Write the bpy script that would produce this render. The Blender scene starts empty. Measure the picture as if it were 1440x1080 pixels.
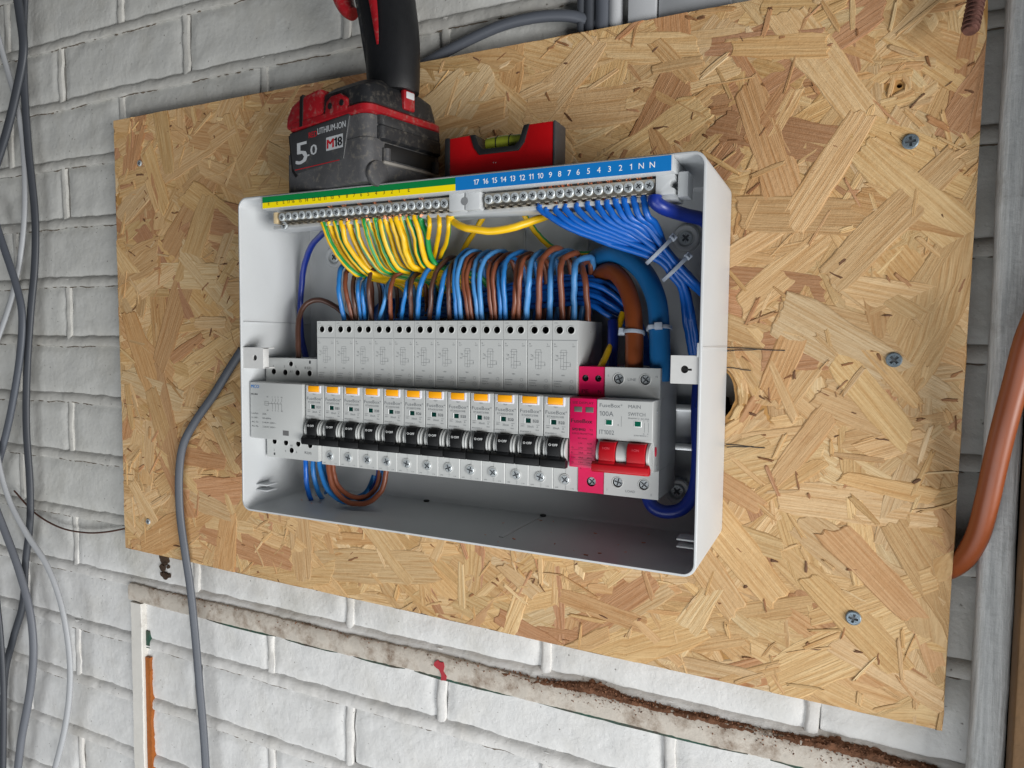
import bpy, bmesh, math, random
from mathutils import Vector, Matrix, noise
from mathutils.geometry import tessellate_polygon
random.seed(7)
S = 0.001                       # everything below is written in millimetres
scene = bpy.context.scene
COL = scene.collection
# ------------------------------------------------------------------ camera
F_PX, PITCH, YAW, ROLL = 1001.08, 0.0635686, 0.4478193, 0.0097181
CAM = Vector((377.68, -496.51, 34.37))
def _basis():
    cy, sy = math.cos(YAW), math.sin(YAW)
    f = Vector((-sy, cy, 0)); r = Vector((cy, sy, 0)); u = Vector((0, 0, 1))
    ca, sa = math.cos(PITCH), math.sin(PITCH)
    f, u = f*ca - u*sa, u*ca + f*sa
    cc, sc = math.cos(ROLL), math.sin(ROLL)
    r, u = r*cc + u*sc, u*cc - r*sc
    return r, u, f
RV, UV_, FV = _basis()
cam = bpy.data.cameras.new('camera'); co = bpy.data.objects.new('camera', cam); COL.objects.link(co)
cam.sensor_width = 36; cam.lens = F_PX/1440*36; cam.clip_start = .01; cam.clip_end = 50
m = Matrix((RV, UV_, -FV)).transposed().to_4x4(); m.translation = CAM*S
co.matrix_world = m; scene.camera = co
# ------------------------------------------------------------------ light
W = bpy.data.worlds.new('World'); scene.world = W; W.use_nodes = True
bg = W.node_tree.nodes['Background']; bg.inputs[0].default_value = (.80, .90, 1, 1); bg.inputs[1].default_value = .03
def area(name, loc, target, sx, sy, power, col=(1, 1, 1)):
    l = bpy.data.lights.new(name, 'AREA'); l.shape = 'RECTANGLE'; l.size = sx; l.size_y = sy; l.energy = power; l.color = col
    o = bpy.data.objects.new(name, l); COL.objects.link(o); o.location = loc
    o.rotation_euler = (Vector(target)-Vector(loc)).to_track_quat('-Z', 'Y').to_euler(); return o
area('doorway_daylight', (2.8, -1.4, -.75), (.1, 0, -.1), 1.6, 1.3, 116, (1, .99, .97))
area('low_daylight', (.1, -1.25, -1.0), (.05, 0, -.25), 1.8, .8, 16, (.95, .98, 1))
scene.view_settings.view_transform = 'Standard'; scene.view_settings.look = 'None'
scene.view_settings.exposure = 0; scene.view_settings.gamma = 1
scene.cycles.max_bounces = 8

# ------------------------------------------------------------------ helpers
def at(px, py, Y):
    """point of the plane y=Y (mm) seen at a pixel of the photograph"""
    d = FV + RV*((px-720)/F_PX) + UV_*((540-py)/F_PX)
    return CAM + d*((Y-CAM.y)/d.y)
def lin(h):
    h = h.lstrip('#'); o = []
    for i in (0, 2, 4):
        v = int(h[i:i+2], 16)/255; o.append(v/12.92 if v <= .04045 else ((v+.055)/1.055)**2.4)
    return tuple(o)
class NT:
    def __init__(s, name):
        s.m = bpy.data.materials.new(name); s.m.use_nodes = True; s.t = s.m.node_tree; s.n = s.t.nodes
        s.b = s.n['Principled BSDF']
        tc = s.n.new('ShaderNodeTexCoord'); mp = s.n.new('ShaderNodeMapping'); mp.inputs['Scale'].default_value = (1000,)*3
        s.l(tc.outputs['Object'], mp.inputs['Vector']); s.vec = mp.outputs[0]; s.tc = tc
    def l(s, a, b): s.t.links.new(a, b)
    def noise(s, sc, det=4, rough=.6, vec=None, dist=0):
        n = s.n.new('ShaderNodeTexNoise'); n.inputs['Scale'].default_value = sc; n.inputs['Detail'].default_value = det
        n.inputs['Roughness'].default_value = rough; n.inputs['Distortion'].default_value = dist
        s.l(vec or s.vec, n.inputs['Vector']); return n.outputs['Fac']
    def ramp(s, fac, stops):
        r = s.n.new('ShaderNodeValToRGB'); e = r.color_ramp.elements
        while len(e) < len(stops): e.new(.5)
        for q, (p, c) in zip(e, stops):
            q.position = p; q.color = (*c, 1) if isinstance(c, tuple) else (c, c, c, 1)
        s.l(fac, r.inputs[0]); return r.outputs[0]
    def mix(s, fac, a, b, mode='MIX'):
        x = s.n.new('ShaderNodeMix'); x.data_type = 'RGBA'; x.blend_type = mode
        for v, i in ((fac, 0), (a, 6), (b, 7)):
            if hasattr(v, 'links'): s.l(v, x.inputs[i])
            else: x.inputs[i].default_value = v if i == 0 else (*v, 1)
        return x.outputs[2]
    def bump(s, h, strength, dist=.0005, prev=None):
        b = s.n.new('ShaderNodeBump'); b.inputs['Strength'].default_value = strength; b.inputs['Distance'].default_value = dist
        s.l(h, b.inputs['Height'])
        if prev: s.l(prev, b.inputs['Normal'])
        return b.outputs[0]
def mat(name, col, rough=.45, metal=0, var=.08, vs=.05, bump=0, bs=.6, spec=.5, dirt=None, rv=.0, coat=0):
    """plain procedural material: colour with slow variation, fine bump, optional dirt (colour, amount, scale)"""
    if isinstance(col, str): col = lin(col)
    t = NT(name)
    n = t.noise(vs, 5, .65)
    c = t.ramp(n, [(.3, tuple(v*(1-var) for v in col)), (.7, tuple(min(1, v*(1+var)) for v in col))])
    if dirt:
        dn = t.noise(dirt[2], 8, .72)
        c = t.mix(t.ramp(dn, [(1-dirt[1]-.12, 0.), (1-dirt[1]+.12, 1.)]), c, lin(dirt[0]) if isinstance(dirt[0], str) else dirt[0])
    t.l(c, t.b.inputs['Base Color'])
    t.b.inputs['Metallic'].default_value = metal; t.b.inputs['Specular IOR Level'].default_value = spec
    t.b.inputs['Coat Weight'].default_value = coat
    rn = t.noise(vs*4, 4)
    mr = t.n.new('ShaderNodeMapRange'); mr.inputs[3].default_value = max(.03, rough-.06-rv); mr.inputs[4].default_value = min(1, rough+.06+rv)
    t.l(rn, mr.inputs[0]); t.l(mr.outputs[0], t.b.inputs['Roughness'])
    if bump: t.l(t.bump(t.noise(bs, 5), bump), t.b.inputs['Normal'])
    return t.m

class MB:
    """collects faces in mm; build() links them as ONE mesh object"""
    def __init__(s): s.v = []; s.f = []; s.mi = []
    def add(s, vs, fs, mi=0, M=None):
        b = len(s.v)
        s.v += [tuple(M @ Vector(p)) for p in vs] if M else [tuple(p) for p in vs]
        s.f += [tuple(i+b for i in q) for q in fs]; s.mi += [mi]*len(fs); return s
    def box(s, x0, x1, y0, y1, z0, z1, mi=0, M=None):
        v = [(x, y, z) for x in (x0, x1) for y in (y0, y1) for z in (z0, z1)]
        return s.add(v, [(0, 1, 3, 2), (4, 6, 7, 5), (0, 4, 5, 1), (2, 3, 7, 6), (0, 2, 6, 4), (1, 5, 7, 3)], mi, M)
    def prism(s, poly, a, b, axis='x', mi=0, M=None):
        """closed polygon extruded from a to b; axis x: poly is (y,z); y: (x,z); z: (x,y)"""
        mk = {'x': lambda p, t: (t, p[0], p[1]), 'y': lambda p, t: (p[0], t, p[1]), 'z': lambda p, t: (p[0], p[1], t)}[axis]
        n = len(poly); v = [mk(p, a) for p in poly]+[mk(p, b) for p in poly]
        fs = [(i, (i+1) % n, n+(i+1) % n, n+i) for i in range(n)]+[tuple(range(n))[::-1], tuple(range(n, 2*n))]
        return s.add(v, fs, mi, M)
    def cyl(s, c, r, a, b, axis='y', n=16, mi=0, M=None, r2=None):
        r2 = r if r2 is None else r2
        mk = {'x': lambda u, w, t: (t, c[0]+u, c[1]+w), 'y': lambda u, w, t: (c[0]+u, t, c[1]+w), 'z': lambda u, w, t: (c[0]+u, c[1]+w, t)}[axis]
        v = []
        for t, rr in ((a, r), (b, r2)):
            v += [mk(rr*math.cos(k*2*math.pi/n), rr*math.sin(k*2*math.pi/n), t) for k in range(n)]
        fs = [(i, (i+1) % n, n+(i+1) % n, n+i) for i in range(n)]+[tuple(range(n))[::-1], tuple(range(n, 2*n))]
        return s.add(v, fs, mi, M)
    def loft(s, rings, mi=0, cap=(True, True), M=None):
        n = len(rings[0]); v = [p for r in rings for p in r]; fs = []
        for k in range(len(rings)-1):
            fs += [(k*n+i, k*n+(i+1) % n, (k+1)*n+(i+1) % n, (k+1)*n+i) for i in range(n)]
        if cap[0]: fs.append(tuple(range(n))[::-1])
        if cap[1]: fs.append(tuple(range((len(rings)-1)*n, len(rings)*n)))
        return s.add(v, fs, mi, M)
    def plate(s, outer, holes, y, depth, mi=0, hmi=None, floor=True, M=None):
        """flat face at y looking towards -y with recessed holes (each a list of (x,z))"""
        loops = [outer]+holes
        tri = tessellate_polygon([[Vector((a, b, 0)) for a, b in L] for L in loops])
        v = [(a, y, b) for L in loops for a, b in L]
        s.add(v, [tuple(t) for t in tri], mi, M)
        for h in holes:
            n = len(h); vv = [(a, y, b) for a, b in h]+[(a, y+depth, b) for a, b in h]
            s.add(vv, [(i, n+i, n+(i+1) % n, (i+1) % n) for i in range(n)], mi if hmi is None else hmi, M)
            if floor: s.add([(a, y+depth, b) for a, b in h], [tuple(range(n))], mi if hmi is None else hmi, M)
        return s
    def tube(s, pts, r, n=10, mi=None, flat=1.0, up=None, cap=True, twist=0., phase=0.):
        """swept tube; r a number or list; mi: list of material per segment round the tube"""
        P = [Vector(p) for p in pts]; N = len(P); rr = r if isinstance(r, (list, tuple)) else [r]*N
        T = [(P[min(i+1, N-1)]-P[max(i-1, 0)]).normalized() for i in range(N)]
        u = Vector(up) if up else Vector((0, -1, 0))
        if abs(u.dot(T[0])) > .95: u = Vector((1, 0, 0))
        u = (u-T[0]*u.dot(T[0])).normalized(); b0 = len(s.v)
        for i in range(N):
            if up: u = Vector(up)
            u = (u-T[i]*u.dot(T[i])).normalized(); w = T[i].cross(u)
            for k in range(n):
                a = 2*math.pi*k/n+phase+twist*i/N
                s.v.append(tuple(P[i]+u*(math.cos(a)*rr[i]*flat)+w*(math.sin(a)*rr[i])))
        for i in range(N-1):
            for k in range(n):
                s.f.append((b0+i*n+k, b0+i*n+(k+1) % n, b0+(i+1)*n+(k+1) % n, b0+(i+1)*n+k)); s.mi.append(mi[k] if mi else 0)
        if cap:
            s.f.append(tuple(range(b0+n-1, b0-1, -1))); s.mi.append(0); s.f.append(tuple(range(b0+(N-1)*n, b0+N*n))); s.mi.append(0)
        return s
    def mesh(s, name, mats, org=(0, 0, 0), bevel=0, angle=35, seg=2):
        me = bpy.data.meshes.new(name); o = Vector(org)
        me.from_pydata([tuple((Vector(p)-o)*S) for p in s.v], [], s.f)
        for mm in (mats if isinstance(mats, (list, tuple)) else [mats]): me.materials.append(mm)
        me.polygons.foreach_set('material_index', s.mi)
        bm = bmesh.new(); bm.from_mesh(me); bmesh.ops.recalc_face_normals(bm, faces=bm.faces)
        if bevel:
            ed = [e for e in bm.edges if len(e.link_faces) == 2 and e.calc_face_angle(0) > math.radians(40)]
            bmesh.ops.bevel(bm, geom=ed, offset=bevel*S, segments=seg, profile=.5, affect='EDGES', clamp_overlap=True)
        bm.to_mesh(me); bm.free()
        me.polygons.foreach_set('use_smooth', [True]*len(me.polygons)); me.set_sharp_from_angle(angle=math.radians(angle))
        return me
    def build(s, name, mats, parent=None, bevel=0, angle=35, seg=2, org=None):
        if parent is not None: og = Vector(parent['_o'])
        else: og = Vector(org or (0, 0, 0))
        o = bpy.data.objects.new(name, s.mesh(name, mats, og, bevel, angle, seg)); COL.objects.link(o)
        if parent is not None: o.parent = parent
        else: o.location = og*S
        o['_o'] = tuple(og); return o
def tag(o, label=None, cat=None, group=None, kind=None):
    for k, v in (('label', label), ('category', cat), ('group', group), ('kind', kind)):
        if v: o[k] = v
    return o
def thing(name, loc, label, cat, group=None):
    o = bpy.data.objects.new(name, None); o.empty_display_size = .01; COL.objects.link(o); o.location = Vector(loc)*S; o['_o'] = tuple(loc)
    return tag(o, label, cat, group)
def inst(name, me, loc, parent, rot=None):
    """another object sharing a mesh, at loc (mm, world) under parent"""
    o = bpy.data.objects.new(name, me); COL.objects.link(o); o.parent = parent
    o.location = (Vector(loc)-Vector(parent['_o']))*S; o['_o'] = tuple(loc)
    if rot: o.rotation_euler = rot
    return o
def copy_tree(o, dloc, parent=None):
    c = o.copy(); COL.objects.link(c)
    if parent is None: c.location = o.location+Vector(dloc)*S; c['_o'] = tuple(Vector(o['_o'])+Vector(dloc))
    else: c.parent = parent
    for ch in list(o.children): copy_tree(ch, dloc, c)
    return c
def spline(P, k=8):
    P = [Vector(p) for p in P]; o = []
    for i in range(len(P)-1):
        a, b, c, d = P[max(i-1, 0)], P[i], P[i+1], P[min(i+2, len(P)-1)]
        for j in range(k):
            t = j/k
            o.append(.5*((2*b)+(c-a)*t+(2*a-5*b+4*c-d)*t*t+(3*b-a-3*c+d)*t**3))
    return o+[P[-1]]
def circ(x, z, r, n=14): return [(x+r*math.cos(2*math.pi*i/n), z+r*math.sin(2*math.pi*i/n)) for i in range(n)]
def cross(x, z, a, w, rot=0):
    """outline of a cross recess"""
    p = [(a, w), (w, w), (w, a), (-w, a), (-w, w), (-a, w), (-a, -w), (-w, -w), (-w, -a), (w, -a), (w, -w), (a, -w)]
    c, s_ = math.cos(rot), math.sin(rot); return [(x+c*i-s_*j, z+s_*i+c*j) for i, j in p]
# text ------------------------------------------------------------------
_tx = {}
ONE = [(.0, .50), (.0, .58), (.10, .60), (.16, .65), (.18, .70), (.26, .70), (.26, 0), (.165, 0), (.165, .50)]
def glyphs(st):
    if '1' in st and st not in _tx:      # the built-in font's 1 has no flag: draw our own
        v, f, cur = [], [], 0.
        for i, pc in enumerate(st.split('1')):
            if i:
                b = len(v); v += [(cur+x, y, 0) for x, y in ONE]; f += [tuple(range(b, b+5))+(b+8,), (b+5, b+6, b+7, b+8)] if 0 else [(b, b+1, b+2, b+8), (b+2, b+3, b+4, b+8), (b+8, b+4, b+5), (b+8, b+5, b+6, b+7)]; cur += .26+.12
            if pc.strip():
                pv, pf, a0, a1 = glyphs(pc); b = len(v); lead = .2*(len(pc)-len(pc.lstrip())); cur += lead
                v += [(p[0]-a0+cur, p[1], 0) for p in pv]; f += [tuple(k+b for k in q) for q in pf]; cur += a1-a0+.09+.2*(len(pc)-len(pc.rstrip()))
        _tx[st] = (v, f, min(p[0] for p in v), max(p[0] for p in v))
    if st not in _tx:
        cu = bpy.data.curves.new('t', 'FONT'); cu.body = st; cu.size = 1; cu.resolution_u = 2
        ob = bpy.data.objects.new('t', cu); COL.objects.link(ob)
        me = bpy.data.meshes.new_from_object(ob.evaluated_get(bpy.context.evaluated_depsgraph_get()))
        v = [tuple(q.co) for q in me.vertices]; f = [tuple(q.vertices) for q in me.polygons]
        bpy.data.objects.remove(ob); bpy.data.curves.remove(cu); bpy.data.meshes.remove(me)
        x0 = min([p[0] for p in v], default=0); x1 = max([p[0] for p in v], default=1)
        _tx[st] = (v, f, x0, x1)
    return _tx[st]
def text(mb, st, x, z, y, h, w=None, mi=0, al='l', M=None, bold=0, slant=0):
    """flat lettering at plane y (looking to -y): cap height h, optional width w, base at z"""
    v, f, x0, x1 = glyphs(st); k = h/.70; kx = (w/(x1-x0)) if w else k
    off = {'l': 0, 'c': -.5, 'r': -1}[al]*(x1-x0)*kx
    for d in ([0] if not bold else [-bold, bold]):
        mb.add([(x+off+d+(p[0]-x0)*kx+slant*p[1]*k, y-abs(d)*.01-(.006 if d > 0 else 0), z+p[1]*k) for p in v], f, mi, M)
def bar(mb, x0, x1, z0, z1, y, mi=0, M=None): mb.add([(x0, y, z0), (x1, y, z0), (x1, y, z1), (x0, y, z1)], [(0, 1, 2, 3)], mi, M)

# ------------------------------------------------------------------ materials
M = {}
M['unit'] = mat('enclosure_white', '#bcbfc1', .34, var=.03, vs=.01, bump=.1, bs=.9, rv=.05)
M['device'] = mat('device_grey', '#b9bbba', .42, var=.03, vs=.02, bump=.08, bs=1.5)
M['device2'] = mat('contactor_grey', '#b4b6b5', .45, var=.03, vs=.02, bump=.06, bs=1.5)
M['print'] = mat('print_grey', '#63676b', .6)
M['printlt'] = mat('print_pale_grey', '#92969a', .6)
M['printdk'] = mat('print_dark', '#33363a', .6)
M['printbk'] = mat('print_black', '#0d0d10', .6)
M['printblue'] = mat('print_blue', '#2d6aa8', .6)
M['printwhite'] = mat('print_white', '#f2f4f4', .5)
M['hole'] = mat('dark_terminal', '#0b0b0c', .6)
M['black'] = mat('toggle_black', '#0d0e10', .5, var=.1, bump=.1, bs=2)
M['orange'] = mat('test_button_orange', '#ffac12', .35, var=.03)
M['green_ind'] = mat('indicator_green', '#07332c', .15)
M['red'] = mat('toggle_red', '#b3101d', .33, var=.05, bump=.08, bs=1.5)
M['crimson'] = mat('surge_crimson', '#d00a52', .42, var=.04, bump=.08, bs=1.5)
M['zinc'] = mat('zinc_steel', (.52, .56, .58), .42, metal=.5, var=.15, vs=.5, bump=.2, bs=1.5)
M['zincdk'] = mat('zinc_recess', (.09, .10, .11), .5, metal=.3)
M['brass'] = mat('brass', (.55, .50, .42), .35, metal=1, var=.15, vs=.2)
M['copper'] = mat('bare_copper', (.75, .33, .19), .35, metal=1, var=.2, vs=.5)
M['rail'] = mat('rail_steel', (.58, .59, .60), .35, metal=1, var=.06)
M['bracket'] = mat('bracket_steel', (.74, .74, .73), .42, metal=.25, var=.05)
M['sgreen'] = mat('strip_green', '#00793c', .45, var=.03)
M['syellow'] = mat('strip_yellow', '#f4dc05', .45, var=.03)
M['sblue'] = mat('strip_blue', '#0a73bd', .45, var=.03)
M['c_blue'] = mat('cable_blue', '#2470b4', .38, var=.08, vs=.08)
M['c_lblue'] = mat('cable_light_blue', '#4585c0', .38, var=.08, vs=.08)
M['c_nblue'] = mat('cable_neutral_blue', '#0b5bb4', .36, var=.08, vs=.08)
M['c_navy'] = mat('cable_navy', '#112a80', .36, var=.06, vs=.06)
M['c_tailblue'] = mat('cable_tail_blue', '#1768a4', .4, var=.05, vs=.05)
M['c_brown'] = mat('cable_brown', '#76412b', .4, var=.08, vs=.08)
M['c_dbrown'] = mat('cable_dark_brown', '#50342a', .4, var=.08, vs=.08)
M['c_tailbrown'] = mat('cable_tail_brown', '#83401b', .4, var=.06, vs=.05)
M['c_yellow'] = mat('cable_yellow', '#e2b40f', .38, var=.05, vs=.08)
M['c_green'] = mat('cable_green', '#12863f', .38, var=.08, vs=.08)
M['c_green2'] = mat('cable_pale_green', '#5f9a66', .38, var=.08, vs=.08)
M['tie'] = mat('cable_tie', '#a9b2bf', .4, var=.04)
M['g1'] = mat('flat_cable_grey', '#53575f', .48, var=.08, vs=.01, bump=.1, bs=.3)
M['g2'] = mat('flat_cable_dark_grey', '#404349', .5, var=.1, vs=.01, bump=.1, bs=.3)
M['g3'] = mat('flat_cable_pale_grey', '#a9abae', .5, var=.06, vs=.01, bump=.1, bs=.3)
M['g4'] = mat('flat_cable_mid_grey', '#676a71', .5, var=.08, vs=.01, bump=.1, bs=.3)
M['drillblk'] = mat('drill_black', '#1c1d20', .55, var=.25, vs=.03, bump=.35, bs=1.2, dirt=('#5d5850', .36, .2))
M['drillgrip'] = mat('drill_grip', '#101114', .5, var=.2, vs=.05, bump=.3, bs=2)
M['drillgrey'] = mat('battery_grey', '#444446', .62, var=.25, vs=.05, bump=.5, bs=1.2, dirt=('#6f695f', .36, .2))
M['drillred'] = mat('drill_red', '#8c121b', .42, var=.15, vs=.04, bump=.2, bs=1.0, dirt=('#8a6a63', .36, .2))
M['lblgrey'] = mat('battery_label', '#37383a', .4, var=.1, dirt=('#6d675f', .3, .06))
M['silver'] = mat('print_silver', '#b9bcbf', .4)
M['redprint'] = mat('print_red', '#b01c26', .45)
M['lvlred'] = mat('level_red', '#a80a10', .33, var=.1, vs=.03, bump=.1, bs=.6, dirt=('#5a0d0e', .3, .04))
M['lvlblk'] = mat('level_black', '#191a1c', .5, var=.2, bump=.2, bs=.8, dirt=('#6a645c', .3, .06))
M['lvlgrey'] = mat('level_end_grey', '#3c3d40', .5, var=.15, bump=.2, bs=.8, dirt=('#7a746a', .35, .06))
t = NT('vial_liquid'); t.b.inputs['Base Color'].default_value = (.30, .34, .03, 1); t.b.inputs['Roughness'].default_value = .08
t.b.inputs['Transmission Weight'].default_value = .25; t.b.inputs['Coat Weight'].default_value = .5; M['vial'] = t.m
M['postpaint'] = None
def wall_mat(name, base, grime=.25, seed=0.):
    t = NT(name)
    big = t.noise(.006, 4); mid = t.noise(.05, 7, .7); fine = t.noise(.7, 5, .7)
    c = t.ramp(big, [(.35, tuple(v*.90 for v in base)), (.65, base)])
    c = t.mix(t.ramp(mid, [(.40, 0.), (.75, .55)]), c, tuple(v*q for v, q in zip(base, (.80, .79, .77))))
    sp = t.n.new('ShaderNodeTexVoronoi'); sp.inputs['Scale'].default_value = .035; sp.inputs['Randomness'].default_value = 1; t.l(t.vec, sp.inputs['Vector'])
    wob = t.n.new('ShaderNodeMath'); wob.operation = 'MULTIPLY_ADD'; wob.inputs[1].default_value = .12; t.l(mid, wob.inputs[0]); t.l(sp.outputs['Distance'], wob.inputs[2])
    c = t.mix(t.ramp(wob.outputs[0], [(.088, grime), (.118, 0.)]), c, (.06, .05, .045))
    dr = t.noise(.022, 8, .75)
    c = t.mix(t.ramp(dr, [(.66, 0.), (.78, grime*1.6)]), c, (.30, .25, .20))
    sv = t.n.new('ShaderNodeTexVoronoi'); sv.inputs['Scale'].default_value = .11; t.l(t.vec, sv.inputs['Vector'])
    wb = t.n.new('ShaderNodeMath'); wb.operation = 'MULTIPLY_ADD'; wb.inputs[1].default_value = .5; t.l(fine, wb.inputs[0]); t.l(sv.outputs['Distance'], wb.inputs[2])
    c = t.mix(t.ramp(wb.outputs[0], [(.285, .75), (.325, 0.)]), c, (.10, .085, .07))
    st_ = t.noise(.013, 5, .6); c = t.mix(t.ramp(st_, [(.50, 0.), (.72, .38)]), c, tuple(v*q for v, q in zip(base, (.70, .66, .58))))
    # from about lath height upwards the wall colour turns darker and slightly warmer
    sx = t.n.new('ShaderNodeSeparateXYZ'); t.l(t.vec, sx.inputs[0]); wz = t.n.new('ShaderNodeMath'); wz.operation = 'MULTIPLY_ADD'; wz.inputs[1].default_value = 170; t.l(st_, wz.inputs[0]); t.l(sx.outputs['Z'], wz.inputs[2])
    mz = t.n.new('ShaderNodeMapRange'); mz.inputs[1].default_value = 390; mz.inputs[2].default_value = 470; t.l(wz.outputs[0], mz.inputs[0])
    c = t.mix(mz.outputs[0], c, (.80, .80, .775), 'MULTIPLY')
    flk = t.noise(.09, 9, .8); c = t.mix(t.ramp(flk, [(.63, 0.), (.66, .55)]), c, tuple(v*.72 for v in base))
    t.l(c, t.b.inputs['Base Color']); t.b.inputs['Roughness'].default_value = .48
    pits = t.noise(.16, 3, .5); vo = t.n.new('ShaderNodeTexVoronoi'); vo.inputs['Scale'].default_value = .22; t.l(t.vec, vo.inputs['Vector'])
    pk = t.ramp(vo.outputs['Distance'], [(.0, 0.), (.22, 1.)])
    b = t.bump(pits, .3, .0020); b = t.bump(mid, .35, .0022, b); b = t.bump(fine, .3, .0004, b); b = t.bump(pk, .18, .0008, b); b = t.bump(flk, .25, .0008, b); t.l(b, t.b.inputs['Normal'])
    return t.m
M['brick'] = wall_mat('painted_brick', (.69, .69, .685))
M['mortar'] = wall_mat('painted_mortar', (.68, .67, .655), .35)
M['jointshade'] = mat('joint_dirt_shade', '#5e5347', .95, var=.3, vs=.2)  # dirt under the joints, with the joint's shade put into its colour
M['lath'] = mat('painted_lath', '#c3bbb0', .65, var=.16, vs=.05, bump=.9, bs=.3, dirt=('#6f5a47', .42, .05))
M['lathw'] = mat('painted_lath_white', '#cfccc6', .55, var=.08, vs=.02, bump=.5, bs=.2, dirt=('#7a6f62', .30, .03))
M['pgreen'] = mat('old_green_paint', '#15493a', .6, var=.3, vs=.1, bump=.5, bs=.5, dirt=('#3b2f25', .5, .05))
M['porange'] = mat('old_orange_paint', '#995414', .55, var=.3, vs=.05, bump=.4, bs=.4, dirt=('#5d3312', .35, .05))
M['pred'] = mat('red_paint_splash', '#a01223', .5)
M['dust'] = mat('brick_dust', '#74503a', .95, var=.35, vs=.2, bump=1, bs=.9)
M['rust'] = mat('rusty_stain', '#3a2a1d', .9, var=.4, vs=.2, bump=1, bs=.8)
M['timber'] = mat('brown_timber', '#6f5334', .75, var=.25, vs=.03, bump=.6, bs=.4, dirt=('#33261a', .3, .02))
M['shadowgap'] = mat('black_gap_shade', '#0c0b0a', .9)
M['trunk'] = mat('trunking_grey', '#8b8d90', .5, var=.05)
M['bolt'] = mat('rusty_bolt', '#6b4a42', .6, metal=.4, var=.3, vs=.3, bump=.6, bs=.8)
M['pencil'] = mat('pencil_lead', '#3f3d3c', .7)
t = NT('post_paint')
mp = t.n.new('ShaderNodeMapping'); mp.inputs['Scale'].default_value = (1, 1, .06); t.l(t.vec, mp.inputs['Vector'])
st = t.noise(.5, 6, .7, mp.outputs[0]); bl = t.noise(.03, 6, .7)
c = t.ramp(st, [(.3, lin('#a9abab')), (.62, lin('#d5d6d5'))]); c = t.mix(t.ramp(bl, [(.58, 0.), (.75, .6)]), c, lin('#7d776f'))
t.l(c, t.b.inputs['Base Color']); t.b.inputs['Roughness'].default_value = .45
t.l(t.bump(bl, .6, .003, t.bump(st, .8, .0012)), t.b.inputs['Normal']); M['postpaint'] = t.m
# wood strands of the board: grain runs along each strand's own UV
t = NT('wood_strand')
uv = t.n.new('ShaderNodeUVMap'); uv.uv_map = 'grain'
mp = t.n.new('ShaderNodeMapping'); mp.inputs['Scale'].default_value = (.018, .55, 1); t.l(uv.outputs[0], mp.inputs['Vector'])
g1 = t.noise(1, 5, .65, mp.outputs[0], .35)
mp2 = t.n.new('ShaderNodeMapping'); mp2.inputs['Scale'].default_value = (.03, 2.2, 1); t.l(uv.outputs[0], mp2.inputs['Vector'])
g2 = t.noise(1, 3, .6, mp2.outputs[0])
at_ = t.n.new('ShaderNodeAttribute'); at_.attribute_name = 'tint'
c = t.mix(t.ramp(g1, [(.36, .75), (.60, 0.)]), at_.outputs['Color'], (.72, .57, .40), 'MULTIPLY')
c = t.mix(t.ramp(g2, [(.40, .35), (.60, 0.)]), c, (.66, .52, .38), 'MULTIPLY')
bl = t.noise(.05, 7, .75)
c = t.mix(t.ramp(bl, [(.60, 0.), (.80, .65)]), c, (.30, .14, .06))
t.l(c, t.b.inputs['Base Color']); t.b.inputs['Roughness'].default_value = .62; t.b.inputs['Specular IOR Level'].default_value = .3
b = t.bump(g2, .5, .0006); b = t.bump(g1, .5, .0012, b); b = t.bump(t.noise(.22, 6, .7), .45, .0012, b); t.l(b, t.b.inputs['Normal'])
M['strand'] = t.m
M['osbbase'] = mat('board_core', '#a67c46', .8, var=.25, vs=.08, bump=.6, bs=.3)

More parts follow.
